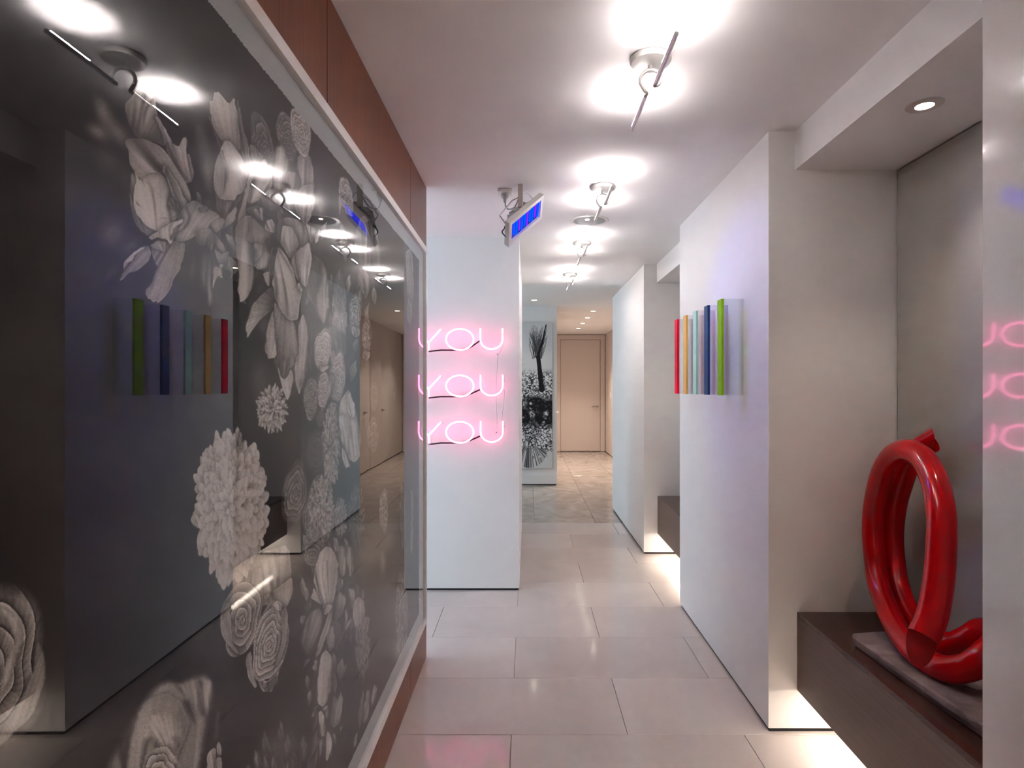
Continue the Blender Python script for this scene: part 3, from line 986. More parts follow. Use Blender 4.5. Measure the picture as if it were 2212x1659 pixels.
def ink_grid(name, Pts, vals, m, parent):
    """flat sheet of quads carrying one grey value per vertex"""
    R_, C_ = vals.shape
    me = bpy.data.meshes.new(name)
    me.vertices.add(R_ * C_)
    me.vertices.foreach_set('co', Pts.reshape(-1).astype(np.float32))
    idx = np.arange(R_ * C_).reshape(R_, C_)
    qd = np.stack([idx[:-1, :-1], idx[1:, :-1], idx[1:, 1:], idx[:-1, 1:]], -1).reshape(-1, 4)
    nf = len(qd)
    me.loops.add(nf * 4)
    me.loops.foreach_set('vertex_index', qd.reshape(-1).astype(np.int32))
    me.polygons.add(nf)
    me.polygons.foreach_set('loop_start', np.arange(0, nf * 4, 4, dtype=np.int32))
    me.update(calc_edges=True)
    at_ = me.attributes.new('ink', 'FLOAT', 'POINT')
    at_.data.foreach_set('value', vals.reshape(-1).astype(np.float32))
    return link_mesh(name, me, m, parent)

def ink_material(name, stops, rough):
    m, nt, b = mat(name)
    a = N(nt, 'ShaderNodeAttribute', attribute_name='ink')
    cr = N(nt, 'ShaderNodeValToRGB')
    e = cr.color_ramp.elements
    e[0].position, e[0].color = stops[0][0], stops[0][1] + (1,)
    e[1].position, e[1].color = stops[-1][0], stops[-1][1] + (1,)
    for p, c in stops[1:-1]:
        k = e.new(p)
        k.color = c + (1,)
    nt.links.new(a.outputs['Fac'], cr.inputs[0])
    tc = N(nt, 'ShaderNodeTexCoord')
    nz = N(nt, 'ShaderNodeTexNoise')
    nz.inputs['Scale'].default_value = 900.0
    nt.links.new(tc.outputs['Object'], nz.inputs['Vector'])
    mr = N(nt, 'ShaderNodeMapRange')
    mr.inputs[3].default_value = 0.72
    mr.inputs[4].default_value = 1.28
    nt.links.new(nz.outputs['Fac'], mr.inputs[0])
    mx = N(nt, 'ShaderNodeMix', data_type='RGBA', blend_type='MULTIPLY')
    mx.inputs[0].default_value = 1.0
    nt.links.new(cr.outputs[0], mx.inputs[6])
    nt.links.new(mr.outputs[0], mx.inputs[7])
    nt.links.new(mx.outputs[2], b.inputs['Base Color'])
    b.inputs['Roughness'].default_value = rough
    b.inputs['Specular IOR Level'].default_value = 0.1
    return m

# ------------------------------------------------------------------ the large framed flower drawing
I = Ink(-260, -260, 930, 1960, 0.045)
def c1_(P): return crop(180, 160, 5.53, P)
def c2_(P): return crop(180, 420, 5.53, P)
def c3_(P): return crop(430, 180, 5.53, P)
def c4_(P): return crop(430, 440, 5.53, P)
def c5_(P): return crop(520, 640, 5.53, P)
def c6_(P): return crop(440, 1220, 5.53, P)
def c7_(P): return crop(620, 1160, 5.927, P)
def c8_(P): return crop(620, 1400, 6.405, P)
def c9_(P): return crop(200, 1420, 5.027, P)
# soft shapes far back
for b in ((225, 245, 22, 52, -25, 0.40, 0.85), (212, 285, 20, 38, -60, 0.42, 0.8), (258, 290, 22, 50, -35, 0.42, 0.8), (235, 345, 34, 48, -25, 0.20, 0.8),
          (275, 390, 26, 60, -20, 0.16, 0.7), (245, 505, 40, 46, 20, 0.24, 0.8), (285, 535, 30, 40, 35, 0.24, 0.8), (240, 590, 12, 32, 40, 0.16, 0.7), (205, 610, 20, 40, 30, 0.09, 0.6),
          (436, 300, 22, 66, -12, 0.30, 0.8), (452, 375, 22, 66, -10, 0.42, 0.8), (430, 420, 14, 40, -15, 0.2, 0.7), (416, 580, 9, 32, 4, 0.22, 0.7), (445, 590, 14, 45, 4, 0.30, 0.8),
          (700, 560, 40, 110, 0, 0.16, 0.7), (560, 820, 28, 66, 0, 0.20, 0.8), (682, 980, 24, 62, 0, 0.18, 0.8), (585, 1120, 20, 45, 10, 0.12, 0.8), (596, 1190, 26, 40, 20, 0.14, 0.8),
          (760, 800, 14, 60, 0, 0.22, 0.6), (770, 900, 14, 60, 0, 0.25, 0.6), (690, 440, 22, 45, 0, 0.55, 0.7), (735, 430, 14, 40, 0, 0.5, 0.5)):
    I.blob(b[0], b[1], b[2], b[3], b[4], b[5], b[6], 0.2)
# grey undertone that fills the gaps of the bouquets
def under(P, v_, n_, s_=26):
    I.petal(P, v_, v_ * 1.25, soft=14, rim=0, shadow=0, vein=0.25, freq=40)
    Pn = np.array(P, float)
    lo_, hi_ = Pn.min(0), Pn.max(0)
    for _ in range(n_):
        k0, k1, k2 = RNG.integers(0, len(Pn), 3)
        w_ = RNG.dirichlet((1, 1, 1))
        x_, y_ = Pn[k0] * w_[0] + Pn[k1] * w_[1] + Pn[k2] * w_[2]
        a_, L_ = RNG.uniform(0.9, 2.2), s_ * RNG.uniform(0.6, 1.4)
        c_, d_ = math.cos(a_) * L_ * 0.6, math.sin(a_) * L_
        b_ = L_ * RNG.uniform(0.16, 0.30)
        I.petal([(x_ - c_, y_ - d_), (x_ - b_, y_ - d_ * 0.3), (x_ - b_ * 0.7, y_ + d_ * 0.5), (x_ + c_, y_ + d_), (x_ + b_, y_ + d_ * 0.3), (x_ + b_ * 0.8, y_ - d_ * 0.5)],
                RNG.uniform(0.22, 0.42), RNG.uniform(0.45, 0.75), soft=1.5)
under([(505, 270), (560, 330), (640, 330), (672, 420), (700, 500), (700, 640), (650, 800), (590, 760), (545, 690), (520, 600), (470, 560), (430, 520), (400, 470), (430, 430), (500, 420)], 0.26, 70)
under([(720, 560), (760, 540), (800, 560), (815, 620), (790, 700), (760, 820), (720, 880), (690, 900), (680, 780), (705, 680)], 0.17, 36, 22)
under([(655, 1170), (700, 1150), (760, 1180), (775, 1280), (790, 1340), (740, 1400), (710, 1500), (720, 1620), (680, 1659), (670, 1500), (690, 1360), (650, 1300)], 0.17, 46, 22)
# roses under the upper edge
I.rose(566, 306, 23, 64, -12, 0.42, 4, 4.0, off=(0.15, 0.35))
I.rose(620, 296, 21, 56, -10, 0.46, 6, 2.0, off=(0.1, 0.2))
I.petal(c3_([(1170, 860), (1330, 860), (1370, 1100), (1370, 1380), (1280, 1659), (1180, 1600), (1130, 1400), (1230, 1210), (1180, 1000)]), 0.75, 0.6, vein=0.2, soft=2)
I.rose(650, 283, 21, 58, -8, 0.74, 6, 1.6, off=(0.1, 0.2))
I.petal(c3_([(1130, 1400), (1220, 1230), (1360, 1200), (1390, 1390), (1330, 1620), (1270, 1700), (1180, 1600)]), 0.7, 0.55, vein=0.18)
I.petal(c3_([(920, 760), (1000, 740), (1070, 950), (1060, 1100), (1040, 1300), (940, 1430), (880, 1300), (900, 1000)]), 0.75, 0.7, soft=8, rim=0)
I.petal(c3_([(1060, 1050), (1160, 1060), (1130, 1250), (1060, 1330), (1030, 1200)]), 0.4, 0.5, soft=3)
I.petal(c3_([(600, 730), (650, 740), (760, 870), (800, 960), (700, 980), (630, 970)]), 0.45, 0.6)
# second tulip
I.petal(c3_([(110, 370), (140, 480), (230, 740), (250, 800), (300, 690), (230, 560), (170, 420)]), 0.35, 0.5)
I.petal(c3_([(455, 190), (470, 200), (475, 290), (490, 270), (520, 500), (580, 700), (620, 950), (595, 1090), (500, 800), (470, 600), (450, 400)]), 0.5, 0.62, sm=1)
I.petal(c3_([(185, 95), (205, 118), (215, 100), (240, 105), (330, 220), (365, 245), (410, 175), (430, 185), (440, 290), (460, 330), (480, 560), (500, 820), (340, 700), (300, 720), (230, 640), (160, 500), (125, 330), (125, 200), (160, 215)]), 0.58, 0.85, ax=(c3_([(380, 760)])[0], c3_([(240, 120)])[0]), vein=0.16)
I.petal(c3_([(180, 1300), (290, 1410), (440, 1400), (500, 1330), (540, 1290), (440, 1480), (340, 1590), (300, 1640), (230, 1560)]), 0.22, 0.55, vein=0.4, ax=(c3_([(300, 1650)])[0], c3_([(330, 1380)])[0]))
I.petal(c3_([(270, 760), (300, 690), (360, 680), (450, 790), (530, 920), (590, 1100), (540, 1280), (450, 1340), (430, 1400), (300, 1400), (200, 1330), (170, 1200), (180, 1050), (210, 900)]), 0.88, 0.78, vein=0.16, freq=45, ax=(c3_([(270, 740)])[0], c3_([(350, 1420)])[0]))
I.stroke(c3_([(275, 800), (300, 900), (345, 990), (362, 1070)]), 1.2, 0.4, 0.25)
I.petal(c3_([(180, 1050), (230, 860), (275, 850), (310, 960), (360, 1080), (300, 1330), (220, 1330), (175, 1200)]), 0.75, 0.6, vein=0.2, shadow=0.2)
# middle ruffles
I.petal(c3_([(700, 980), (790, 890), (820, 1010), (870, 1100), (870, 1250), (760, 1360), (600, 1450), (560, 1380), (620, 1100)]), 0.75, 0.85, vein=0.12)
I.petal(c3_([(640, 990), (690, 980), (650, 1100), (590, 1300), (540, 1659), (450, 1680), (520, 1400), (580, 1150)]), 0.75, 0.65)
I.petal(c3_([(740, 1340), (860, 1250), (1000, 1300), (1040, 1450), (900, 1520), (760, 1500)]), 0.3, 0.5, soft=4)
for P, a, b in (([(560, 60), (640, 150), (700, 210), (800, 200), (790, 60), (700, 20)], 0.3, 0.5), ([(650, 60), (700, 60), (740, 180), (690, 170)], 0.6, 0.8), ([(720, 40), (760, 60), (770, 220), (730, 180)], 0.45, 0.7),
                ([(440, 30), (455, 60), (430, 200), (270, 315), (330, 150)], 0.7, 0.85), ([(130, 130), (230, 150), (310, 190), (280, 290), (200, 350), (140, 290)], 0.7, 0.8), ([(-200, 150), (60, 110), (140, 150), (130, 300), (0, 330), (-150, 280)], 0.7, 0.8),
                ([(140, 320), (220, 390), (330, 560), (290, 590), (200, 480)], 0.75, 0.82), ([(310, 350), (400, 390), (440, 500), (440, 620), (360, 500)], 0.45, 0.7), ([(60, 360), (150, 350), (200, 440), (150, 570), (90, 480)], 0.4, 0.62),
                ([(180, 540), (260, 600), (360, 560), (340, 700), (350, 800), (260, 760), (210, 640)], 0.45, 0.75), ([(240, 730), (300, 720), (260, 800), (290, 890), (230, 880)], 0.7, 0.8),
                ([(350, 620), (460, 700), (470, 800), (410, 850), (340, 780)], 0.35, 0.5)):
    I.petal(c4_(P), a, b)
I.petal(c4_([(40, 600), (180, 620), (250, 780), (180, 960), (150, 1200), (120, 1230), (90, 1050), (40, 850)]), 0.22, 0.55, soft=8, rim=0, shadow=0, ax=(c4_([(120, 600)])[0], c4_([(120, 1200)])[0]))
I.petal(c4_([(470, 230), (560, 140), (640, 150), (570, 400), (620, 480), (640, 700), (665, 830), (640, 1000), (580, 1120), (490, 1185), (480, 1090), (455, 1040), (480, 850), (440, 560), (430, 280)]), 0.62, 0.82, ax=(c4_([(560, 140)])[0], c4_([(520, 1180)])[0]))
I.petal(c4_([(640, 150), (760, 290), (900, 350), (780, 440), (830, 560), (850, 620), (820, 760), (700, 800), (650, 720), (740, 600), (760, 500), (600, 460), (570, 400)]), 0.72, 0.5)
I.petal(c4_([(650, 470), (760, 490), (740, 620), (660, 710)]), 0.75, 0.85)
I.petal(c4_([(630, 500), (690, 560), (660, 690), (640, 640)]), 0.2, 0.3, soft=3)
I.petal(c4_([(780, 440), (900, 340), (950, 430), (870, 520), (830, 570)]), 0.12, 0.25, soft=4, rim=0)
I.petal(c4_([(800, 200), (880, 180), (905, 350), (850, 340), (780, 300)]), 0.75, 0.82)
I.petal(c4_([(670, 800), (780, 800), (860, 830), (830, 1000), (740, 1130), (600, 1140), (650, 950)]), 0.16, 0.3, soft=6, rim=0)
I.petal(c4_([(760, 830), (860, 800), (840, 1000), (800, 960)]), 0.7, 0.78)
# the large central bloom
I.petal(c4_([(1355, 590), (1480, 690), (1530, 900), (1560, 1200), (1500, 1460), (1400, 1300), (1270, 1020), (1320, 800)]), 0.25, 0.4, soft=3)
I.petal(c4_([(1460, 690), (1520, 780), (1560, 1200), (1490, 1450), (1420, 1300), (1400, 1100), (1470, 900)]), 0.78, 0.6, soft=6, rim=0)
I.petal(c4_([(860, 530), (940, 500), (900, 700), (870, 930), (830, 780)]), 0.22, 0.38)
I.petal(c4_([(950, 200), (1030, 160), (1000, 300), (970, 480), (920, 420)]), 0.35, 0.5)
I.petal(c4_([(1020, 160), (1180, 180), (1270, 260), (1320, 450), (1190, 540), (1170, 400), (1100, 260), (1010, 240)]), 0.5, 0.62)
I.petal(c4_([(1000, 260), (1100, 270), (1170, 400), (1190, 500), (1150, 590), (1080, 660), (970, 480), (980, 380)]), 0.6, 0.85, vein=0.2)
I.petal(c4_([(1190, 540), (1320, 450), (1350, 640), (1330, 780), (1280, 1010), (1230, 960), (1170, 900), (1090, 760), (1130, 600)]), 0.72, 0.78, vein=0.15)
I.petal(c4_([(1270, 230), (1390, 290), (1380, 420), (1330, 480)]), 0.4, 0.6)
I.petal(c4_([(1380, 390), (1445, 290), (1430, 440), (1390, 480)]), 0.75, 0.85)
I.petal(c4_([(780, 1060), (870, 990), (910, 1120), (880, 1260), (700, 1420), (570, 1620), (556, 1450), (640, 1200)]), 0.42, 0.78, ax=(c4_([(860, 1250)])[0], c4_([(650, 1250)])[0]), soft=3)
I.petal(c5_([(400, 60), (460, 130), (520, 240), (640, 290), (690, 280), (760, 200), (810, 500), (790, 850), (700, 1200), (660, 1080), (630, 1000), (600, 1180), (560, 1255), (490, 1080), (430, 860), (390, 730), (390, 400)]), 0.66, 0.42, ax=(c5_([(560, 240)])[0], c5_([(600, 1000)])[0]))
I.petal(c5_([(385, 150), (400, 400), (430, 700), (400, 735), (330, 750), (285, 650), (310, 400)]), 0.85, 0.72, soft=3)
I.petal(c5_([(740, 200), (790, 350), (810, 520), (790, 880), (700, 1195), (650, 1000), (640, 850), (700, 600), (680, 400)]), 0.78, 0.7)
I.petal(c5_([(430, 700), (560, 760), (600, 640), (640, 820), (560, 870), (530, 1000), (470, 900)]), 0.36, 0.5, shadow=0.2)
I.petal(c5_([(430, 800), (480, 960), (530, 1000), (600, 860), (630, 1000), (590, 1180), (555, 1252), (490, 1080)]), 0.78, 0.7)
I.petal(c5_([(690, 980), (730, 900), (770, 960), (705, 1120)]), 0.4, 0.5, shadow=0.2)
I.petal(c4_([(940, 500), (1040, 620), (1120, 780), (1170, 980), (1230, 1050), (1200, 1200), (1180, 1390), (1080, 1395), (960, 1250), (900, 1100), (870, 950), (900, 750)]), 0.95, 0.82, vein=0.05, ax=(c4_([(940, 500)])[0], c4_([(1120, 1390)])[0]))
I.petal(c4_([(1170, 960), (1200, 940), (1240, 1040), (1210, 1060)]), 0.8, 0.9)
I.petal(c5_([(780, 120), (860, 200), (920, 420), (880, 640), (840, 900), (800, 800), (820, 400)]), 0.28, 0.16, soft=10, rim=0, shadow=0)
# first tulip
I.petal(c1_([(660, 75), (690, 90), (710, 95), (780, 120), (800, 190), (825, 195), (850, 260), (870, 420), (900, 520), (940, 700), (985, 870), (900, 830), (780, 790), (640, 760), (560, 640), (510, 480), (500, 350), (590, 260), (650, 150)]), 0.34, 0.85, ax=(c1_([(640, 760)])[0], c1_([(780, 150)])[0]), vein=0.10)
I.petal(c1_([(850, 500), (905, 520), (1060, 800), (1130, 960), (1260, 1200), (1290, 1290), (1210, 1310), (1100, 1120), (1000, 930), (940, 700)]), 0.75, 0.8)
I.petal(c1_([(1060, 820), (1140, 870), (1190, 760), (1225, 750), (1245, 800), (1230, 960), (1265, 950), (1300, 1090), (1330, 1170), (1290, 1310), (1180, 1150), (1100, 950)]), 0.5, 0.8)
I.petal(c1_([(575, 1160), (555, 1400), (560, 1560), (600, 1738), (680, 1868), (770, 1940), (840, 1898), (890, 1868), (780, 1800), (700, 1600), (680, 1400), (680, 1230)]), 0.5, 0.6)
I.petal(c1_([(600, 1130), (680, 1230), (780, 1170), (930, 1180), (1000, 1260), (1080, 1420), (1140, 1560), (1140, 1700), (1120, 1720), (1000, 1850), (880, 1880), (760, 1820), (640, 1680), (600, 1560), (605, 1400), (640, 1270)]), 0.92, 0.86, vein=0.06, ax=(c1_([(900, 1880)])[0], c1_([(800, 1180)])[0]))
I.petal(c1_([(620, 1500), (740, 1640), (700, 1600), (640, 1560)]), 0.4, 0.5, shadow=0)
I.stroke(c1_([(660, 1240), (700, 1270), (735, 1340)]), 1.3, 0.4, 0.25)
I.stroke(c1_([(700, 1250), (850, 1380), (960, 1500)]), 0.8, 0.4, 0.5)
I.stroke(c1_([(930, 1720), (1020, 1720), (1120, 1690)]), 0.9, 0.7, 0.4)
I.petal(c1_([(500, 780), (640, 765), (780, 790), (930, 870), (1010, 960), (1100, 1100), (1200, 1250), (1280, 1420), (1300, 1659), (1150, 1600), (1060, 1400), (980, 1190), (930, 1180), (800, 1170), (690, 1240), (600, 1150), (555, 1080), (545, 1000), (540, 910), (505, 850)]), 0.84, 0.70, vein=0.10, ax=(c1_([(1180, 1500)])[0], c1_([(520, 820)])[0]))
I.petal(c1_([(950, 1080), (1010, 1120), (1150, 1350), (1250, 1550), (1290, 1700), (1280, 1850), (1140, 1720), (1060, 1450), (1000, 1250), (950, 1170)]), 0.58, 0.55, vein=0.25)
I.petal(c1_([(1030, 1480), (1060, 1475), (1140, 1560), (1130, 1620), (1010, 1590)]), 0.36, 0.45)
I.petal(c2_([(1200, 150), (1320, 60), (1510, 180), (1640, 260), (1520, 330), (1450, 450), (1300, 520), (1220, 560), (1100, 570), (1120, 300)]), 0.85, 0.65)
I.petal(c2_([(1320, 150), (1450, 130), (1540, 200), (1400, 230)]), 0.4, 0.5, shadow=0.1, soft=5)
I.petal(c2_([(1340, 430), (1520, 400), (1560, 560), (1420, 620), (1340, 560)]), 0.3, 0.55, soft=3)
I.petal(c2_([(810, 620), (980, 560), (1220, 570), (1200, 740), (1160, 900), (1080, 1010), (1030, 1150), (950, 1250), (890, 1302), (870, 1270), (850, 1290), (820, 1280), (800, 1250), (780, 1255), (740, 1190), (745, 1140), (800, 1080), (840, 980), (890, 870), (850, 800), (820, 720)]), 0.52, 0.74, vein=0.12, ax=(c2_([(1080, 560)])[0], c2_([(840, 1280)])[0]))
I.petal(c2_([(690, 625), (780, 610), (815, 700), (780, 800), (640, 915), (540, 940), (480, 1010), (430, 1038), (440, 1000), (480, 920), (480, 810), (560, 730)]), 0.55, 0.68)
I.petal(c2_([(560, 730), (690, 630), (740, 640), (620, 720), (580, 800), (500, 820)]), 0.75, 0.8, shadow=0.2)
I.petal(c2_([(790, 610), (880, 550), (990, 560), (970, 690), (900, 660), (830, 640)]), 0.55, 0.65)
I.petal(c2_([(770, 515), (890, 440), (1060, 330), (1190, 290), (1190, 330), (1110, 380), (1090, 500), (1060, 570), (1040, 600), (1000, 540), (880, 510), (820, 545)]), 0.9, 0.8)
I.petal(c2_([(1070, 400), (1120, 370), (1100, 500), (1050, 560), (1030, 520)]), 0.4, 0.5, shadow=0.1)
I.petal(c2_([(1560, 850), (1660, 880), (1660, 960), (1600, 980), (1540, 1150)]), 0.8, 0.7)
# ranunculus cluster and pompons
I.pompon(733, 672, 14, 76, 150, 0.70, 0.20, 0.55, dirn=90)
I.petal([(712, 705), (730, 712), (746, 724), (748, 760), (735, 782), (716, 770), (708, 735)], 0.28, 0.4, soft=3)
I.rose(767, 682, 12.5, 48, 0, 0.62, 5, 1.2)
I.petal([(760, 705), (778, 710), (777, 725), (768, 730), (760, 720)], 0.65, 0.7)
I.rose(792, 725, 10, 44, 0, 0.55, 4, 1.2)
I.petal([(784, 758), (800, 760), (799, 772), (790, 782), (783, 772)], 0.6, 0.65)
I.petal([(712, 760), (722, 755), (726, 775), (716, 790)], 0.5, 0.6)
I.rose(730, 815, 15.5, 56, 4, 0.72, 5, 1.2, off=(0, 0.25))
I.rose(697, 756, 18, 47, 4, 0.76, 5, 1.2, off=(0, 0.2))
I.petal([(690, 792), (712, 790), (707, 799), (697, 804), (691, 800)], 0.7, 0.75)
I.petal([(712, 808), (722, 812), (718, 850), (711, 862)], 0.45, 0.5)
I.rose(699, 843, 13, 41, 4, 0.70, 5, 1.2, off=(0, 0.25))
I.rose(672, 861, 16, 47, 2, 0.50, 6, 1.2, off=(0, 0.15))
I.petal([(688, 885), (700, 890), (700, 915), (690, 925), (680, 905)], 0.22, 0.3, soft=3)
I.petal([(715, 868), (728, 872), (726, 884), (717, 880)], 0.5, 0.6)
I.pompon(715, 962, 19, 84, 240, 0.72, 0.10, 0.55)
I.petal([(735, 866), (745, 850), (753, 841), (757, 850), (769, 884), (779, 947), (778, 985), (766, 1000), (748, 985), (735, 950), (731, 905)], 0.75, 0.85, vein=0.15)
I.petal([(749, 852), (757, 846), (768, 886), (764, 905), (752, 890)], 0.85, 0.8)
I.petal([(731, 900), (742, 895), (754, 925), (752, 985), (738, 950)], 0.8, 0.7)
I.petal([(738, 965), (745, 975), (752, 995), (758, 1010), (752, 1008), (748, 1013), (744, 1006), (739, 990)], 0.7, 0.8)
I.pompon(588, 884, 31, 48, 170, 0.80, 0.16, 0.5, soft=0.2, jit=0.5)
I.blob(556, 820, 22, 50, 0, 0.18, 0.5)
I.rose(637, 1066, 26, 64, 6, 0.46, 4, 8.0, line=0.15, off=(0.1, 0.0))
I.rose(682, 978, 18, 46, 0, 0.28, 4, 6.0, line=0.1)
I.rose(690, 1105, 33, 78, 4, 0.46, 6, 2.0, line=0.5)
I.pompon(694, 1100, 25, 62, 130, 0.78, 0.20, 0.35, jit=0.9)
I.pompon(680, 1170, 18, 36, 60, 0.62, 0.30, 0.35, jit=1.0)
I.rose(676, 1195, 22, 30, 0, 0.45, 3, 2.0)
I.pompon(736, 1118, 12, 40, 70, 0.66, 0.25, 0.35, jit=0.9)
I.pompon(770, 1115, 17, 66, 120, 0.42, 0.14, 0.4, jit=0.6)
I.rose(829, 1103, 9.5, 46, 0, 0.50, 4, 1.5)
I.blob(827, 1215, 10, 40, 0, 0.35, 0.8)
I.rose(808, 857, 9, 30, 0, 0.28, 3, 3.0)
I.rose(805, 940, 12, 38, 0, 0.42, 4, 2.0)
I.petal([(744, 402), (750, 400), (760, 420), (764, 450), (762, 470), (748, 462), (738, 440), (733, 470), (731, 410), (735, 382), (741, 384), (743, 380)], 0.55, 0.75, vein=0.3)
I.rose(748, 420, 13, 34, -6, 0.60, 4, 1.5)
I.rose(741, 515, 9, 28, -4, 0.45, 3, 1.5)
I.petal([(765, 520), (778, 470), (790, 465), (800, 500), (802, 560), (790, 590), (776, 570)], 0.32, 0.5, vein=0.35, soft=3)
I.petal([(800, 480), (815, 500), (824, 560), (816, 590), (804, 560)], 0.28, 0.42, vein=0.3, soft=3)
I.petal([(776, 575), (795, 590), (800, 620), (790, 650), (772, 610)], 0.4, 0.5, soft=2)
I.petal([(875, 545), (886, 535), (892, 560), (893, 640), (886, 690), (880, 650)], 0.35, 0.5, vein=0.3, soft=2)
I.petal([(880, 640), (890, 660), (888, 705), (879, 690)], 0.35, 0.45, soft=2)
I.petal([(866, 1040), (874, 1060), (876, 1160), (870, 1200), (864, 1120)], 0.35, 0.45, soft=2, vein=0.3)
I.petal([(888, 1050), (894, 1080), (892, 1190), (886, 1200)], 0.3, 0.4, soft=2)
I.pompon(868, 1330, 13, 92, 150, 0.58, 0.14, 0.3, jit=0.5, dirn=90)
# big dahlia
I.pompon(498, 1096, 74, 150, 420, 0.92, 0.135, 0.58, jit=0.3)
I.petal([(512, 960), (520, 930), (524, 945), (522, 970)], 0.4, 0.6)
# lower stems of flowers
I.petal([(545, 1310), (540, 1240), (560, 1195), (625, 1175), (632, 1290), (612, 1312), (580, 1306)], 0.62, 0.5, soft=3)
I.petal([(548, 1230), (566, 1225), (568, 1300), (555, 1330), (540, 1290)], 0.72, 0.6)
I.petal([(566, 1290), (600, 1270), (630, 1245), (634, 1275), (620, 1312), (590, 1310)], 0.66, 0.5)
I.rose(521, 1335, 43, 82, 10, 0.60, 4, 1.5, off=(0.1, 0.1))
I.petal(c6_([(200, 600), (300, 420), (330, 700), (340, 930), (430, 1070), (370, 1040), (260, 920), (200, 780)]), 0.7, 0.6)
I.petal(c6_([(510, 1080), (560, 1030), (580, 1100), (580, 1250), (640, 1450), (610, 1480), (560, 1400), (530, 1340), (500, 1180)]), 0.78, 0.65)
I.petal(c6_([(630, 1340), (760, 1400), (900, 1230), (890, 1400), (850, 1430), (810, 1525), (700, 1515)]), 0.36, 0.45, rim=0.4)
I.rose(584, 1388, 37, 86, 9, 0.72, 5, 1.4, off=(-0.05, 0.1))
I.petal(c6_([(800, 490), (880, 420), (940, 470), (930, 560), (840, 530)]), 0.75, 0.8)
I.petal(c6_([(930, 560), (980, 490), (1010, 600), (990, 900), (950, 1100), (860, 1230), (850, 1180), (940, 900)]), 0.55, 0.65)
I.petal(c7_([(430, 900), (460, 1040), (400, 1350), (300, 1560), (200, 1430), (170, 1330), (240, 1080), (300, 960)]), 0.30, 0.55, soft=4, rim=0, vein=0.3, ax=(c7_([(260, 1450)])[0], c7_([(440, 920)])[0]))
I.petal(c7_([(165, 1010), (240, 1000), (210, 1100), (190, 1140)]), 0.45, 0.5)
I.petal(c7_([(190, 505), (220, 560), (290, 740), (250, 830), (190, 720), (165, 600)]), 0.42, 0.55)
I.petal(c7_([(600, 1060), (690, 1100), (700, 1250), (630, 1460), (600, 1400)]), 0.32, 0.42)
I.petal(c7_([(520, 1150), (600, 1130), (610, 1400), (540, 1480), (510, 1350)]), 0.5, 0.6)
I.petal(c7_([(540, 930), (600, 880), (560, 1100), (430, 1480), (330, 1640), (420, 1300)]), 0.62, 0.7, vein=0.25)
for P, a, b in (([(650, 120), (720, 110), (750, 300), (750, 480), (690, 530), (660, 300)], 0.5, 0.7), ([(780, 110), (830, 140), (850, 440), (810, 530), (760, 300)], 0.5, 0.66), ([(590, 0), (650, 20), (660, 200), (610, 180)], 0.5, 0.6),
                ([(660, 520), (720, 540), (700, 660), (650, 640)], 0.4, 0.6), ([(680, 700), (760, 780), (720, 960), (670, 1045), (620, 960), (640, 760)], 0.4, 0.66), ([(750, 900), (780, 1000), (770, 1100), (720, 1260), (660, 1360), (740, 1130)], 0.5, 0.68),
                ([(780, 1080), (840, 1020), (790, 1150), (740, 1220)], 0.5, 0.6), ([(780, 650), (870, 680), (870, 900), (830, 930), (800, 760)], 0.5, 0.72), ([(840, 900), (900, 760), (990, 800), (1000, 960), (960, 1190), (870, 1190)], 0.6, 0.75),
                ([(960, 670), (990, 680), (985, 780), (965, 790)], 0.45, 0.5), ([(880, 1190), (920, 1200), (890, 1330)], 0.5, 0.6), ([(1000, 1010), (1060, 1030), (1060, 1160), (980, 1180)], 0.35, 0.4)):
    I.petal(c7_(P), a, b, vein=0.25)
I.petal(c7_([(500, 115), (570, 140), (640, 280), (655, 480), (620, 720), (570, 880), (470, 905), (380, 720), (335, 560), (370, 350), (420, 200)]), 0.72, 0.78, vein=0.18, ax=(c7_([(520, 900)])[0], c7_([(510, 120)])[0]))
I.stroke(c7_([(510, 300), (518, 450), (525, 620), (535, 760)]), 1.1, 0.5, 0.3)
I.petal(c7_([(460, 880), (560, 860), (590, 890), (480, 1010), (460, 960)]), 0.5, 0.7)
I.petal(c7_([(300, 780), (340, 640), (380, 720), (450, 880), (380, 830)]), 0.6, 0.7)
I.pompon(783, 1402, 15, 58, 90, 0.58, 0.22, 0.28, jit=0.5, dirn=-90)
for P, a, b in (([(330, 960), (380, 820), (440, 780), (370, 960)], 0.45, 0.6), ([(320, 1240), (400, 1000), (440, 820), (400, 1080)], 0.4, 0.6), ([(340, 280), (390, 160), (430, 180), (400, 330)], 0.5, 0.6), ([(210, 310), (270, 150), (330, 140), (260, 240)], 0.3, 0.45),
                ([(600, 850), (650, 640), (700, 720), (750, 580), (775, 700), (760, 860), (730, 1040), (640, 1110), (600, 1030)], 0.4, 0.55), ([(730, 1100), (770, 1060), (740, 1190)], 0.4, 0.5), ([(340, 1700), (420, 1300), (440, 1200), (430, 1400), (380, 1700)], 0.5, 0.65),
                ([(440, 1300), (480, 1240), (500, 1280), (450, 1550)], 0.55, 0.66), ([(540, 1180), (560, 1140), (600, 1190), (630, 1330), (560, 1570), (530, 1540)], 0.6, 0.78), ([(520, 800), (570, 780), (560, 1000), (530, 950)], 0.5, 0.6),
                ([(440, 880), (480, 860), (520, 950), (520, 1220), (470, 1230), (440, 1000)], 0.6, 0.8), ([(480, 830), (560, 790), (550, 860), (500, 870)], 0.5, 0.7), ([(370, 1200), (430, 1100), (400, 1400), (340, 1600)], 0.35, 0.45)):
    I.petal(c8_(P), a, b, vein=0.2)
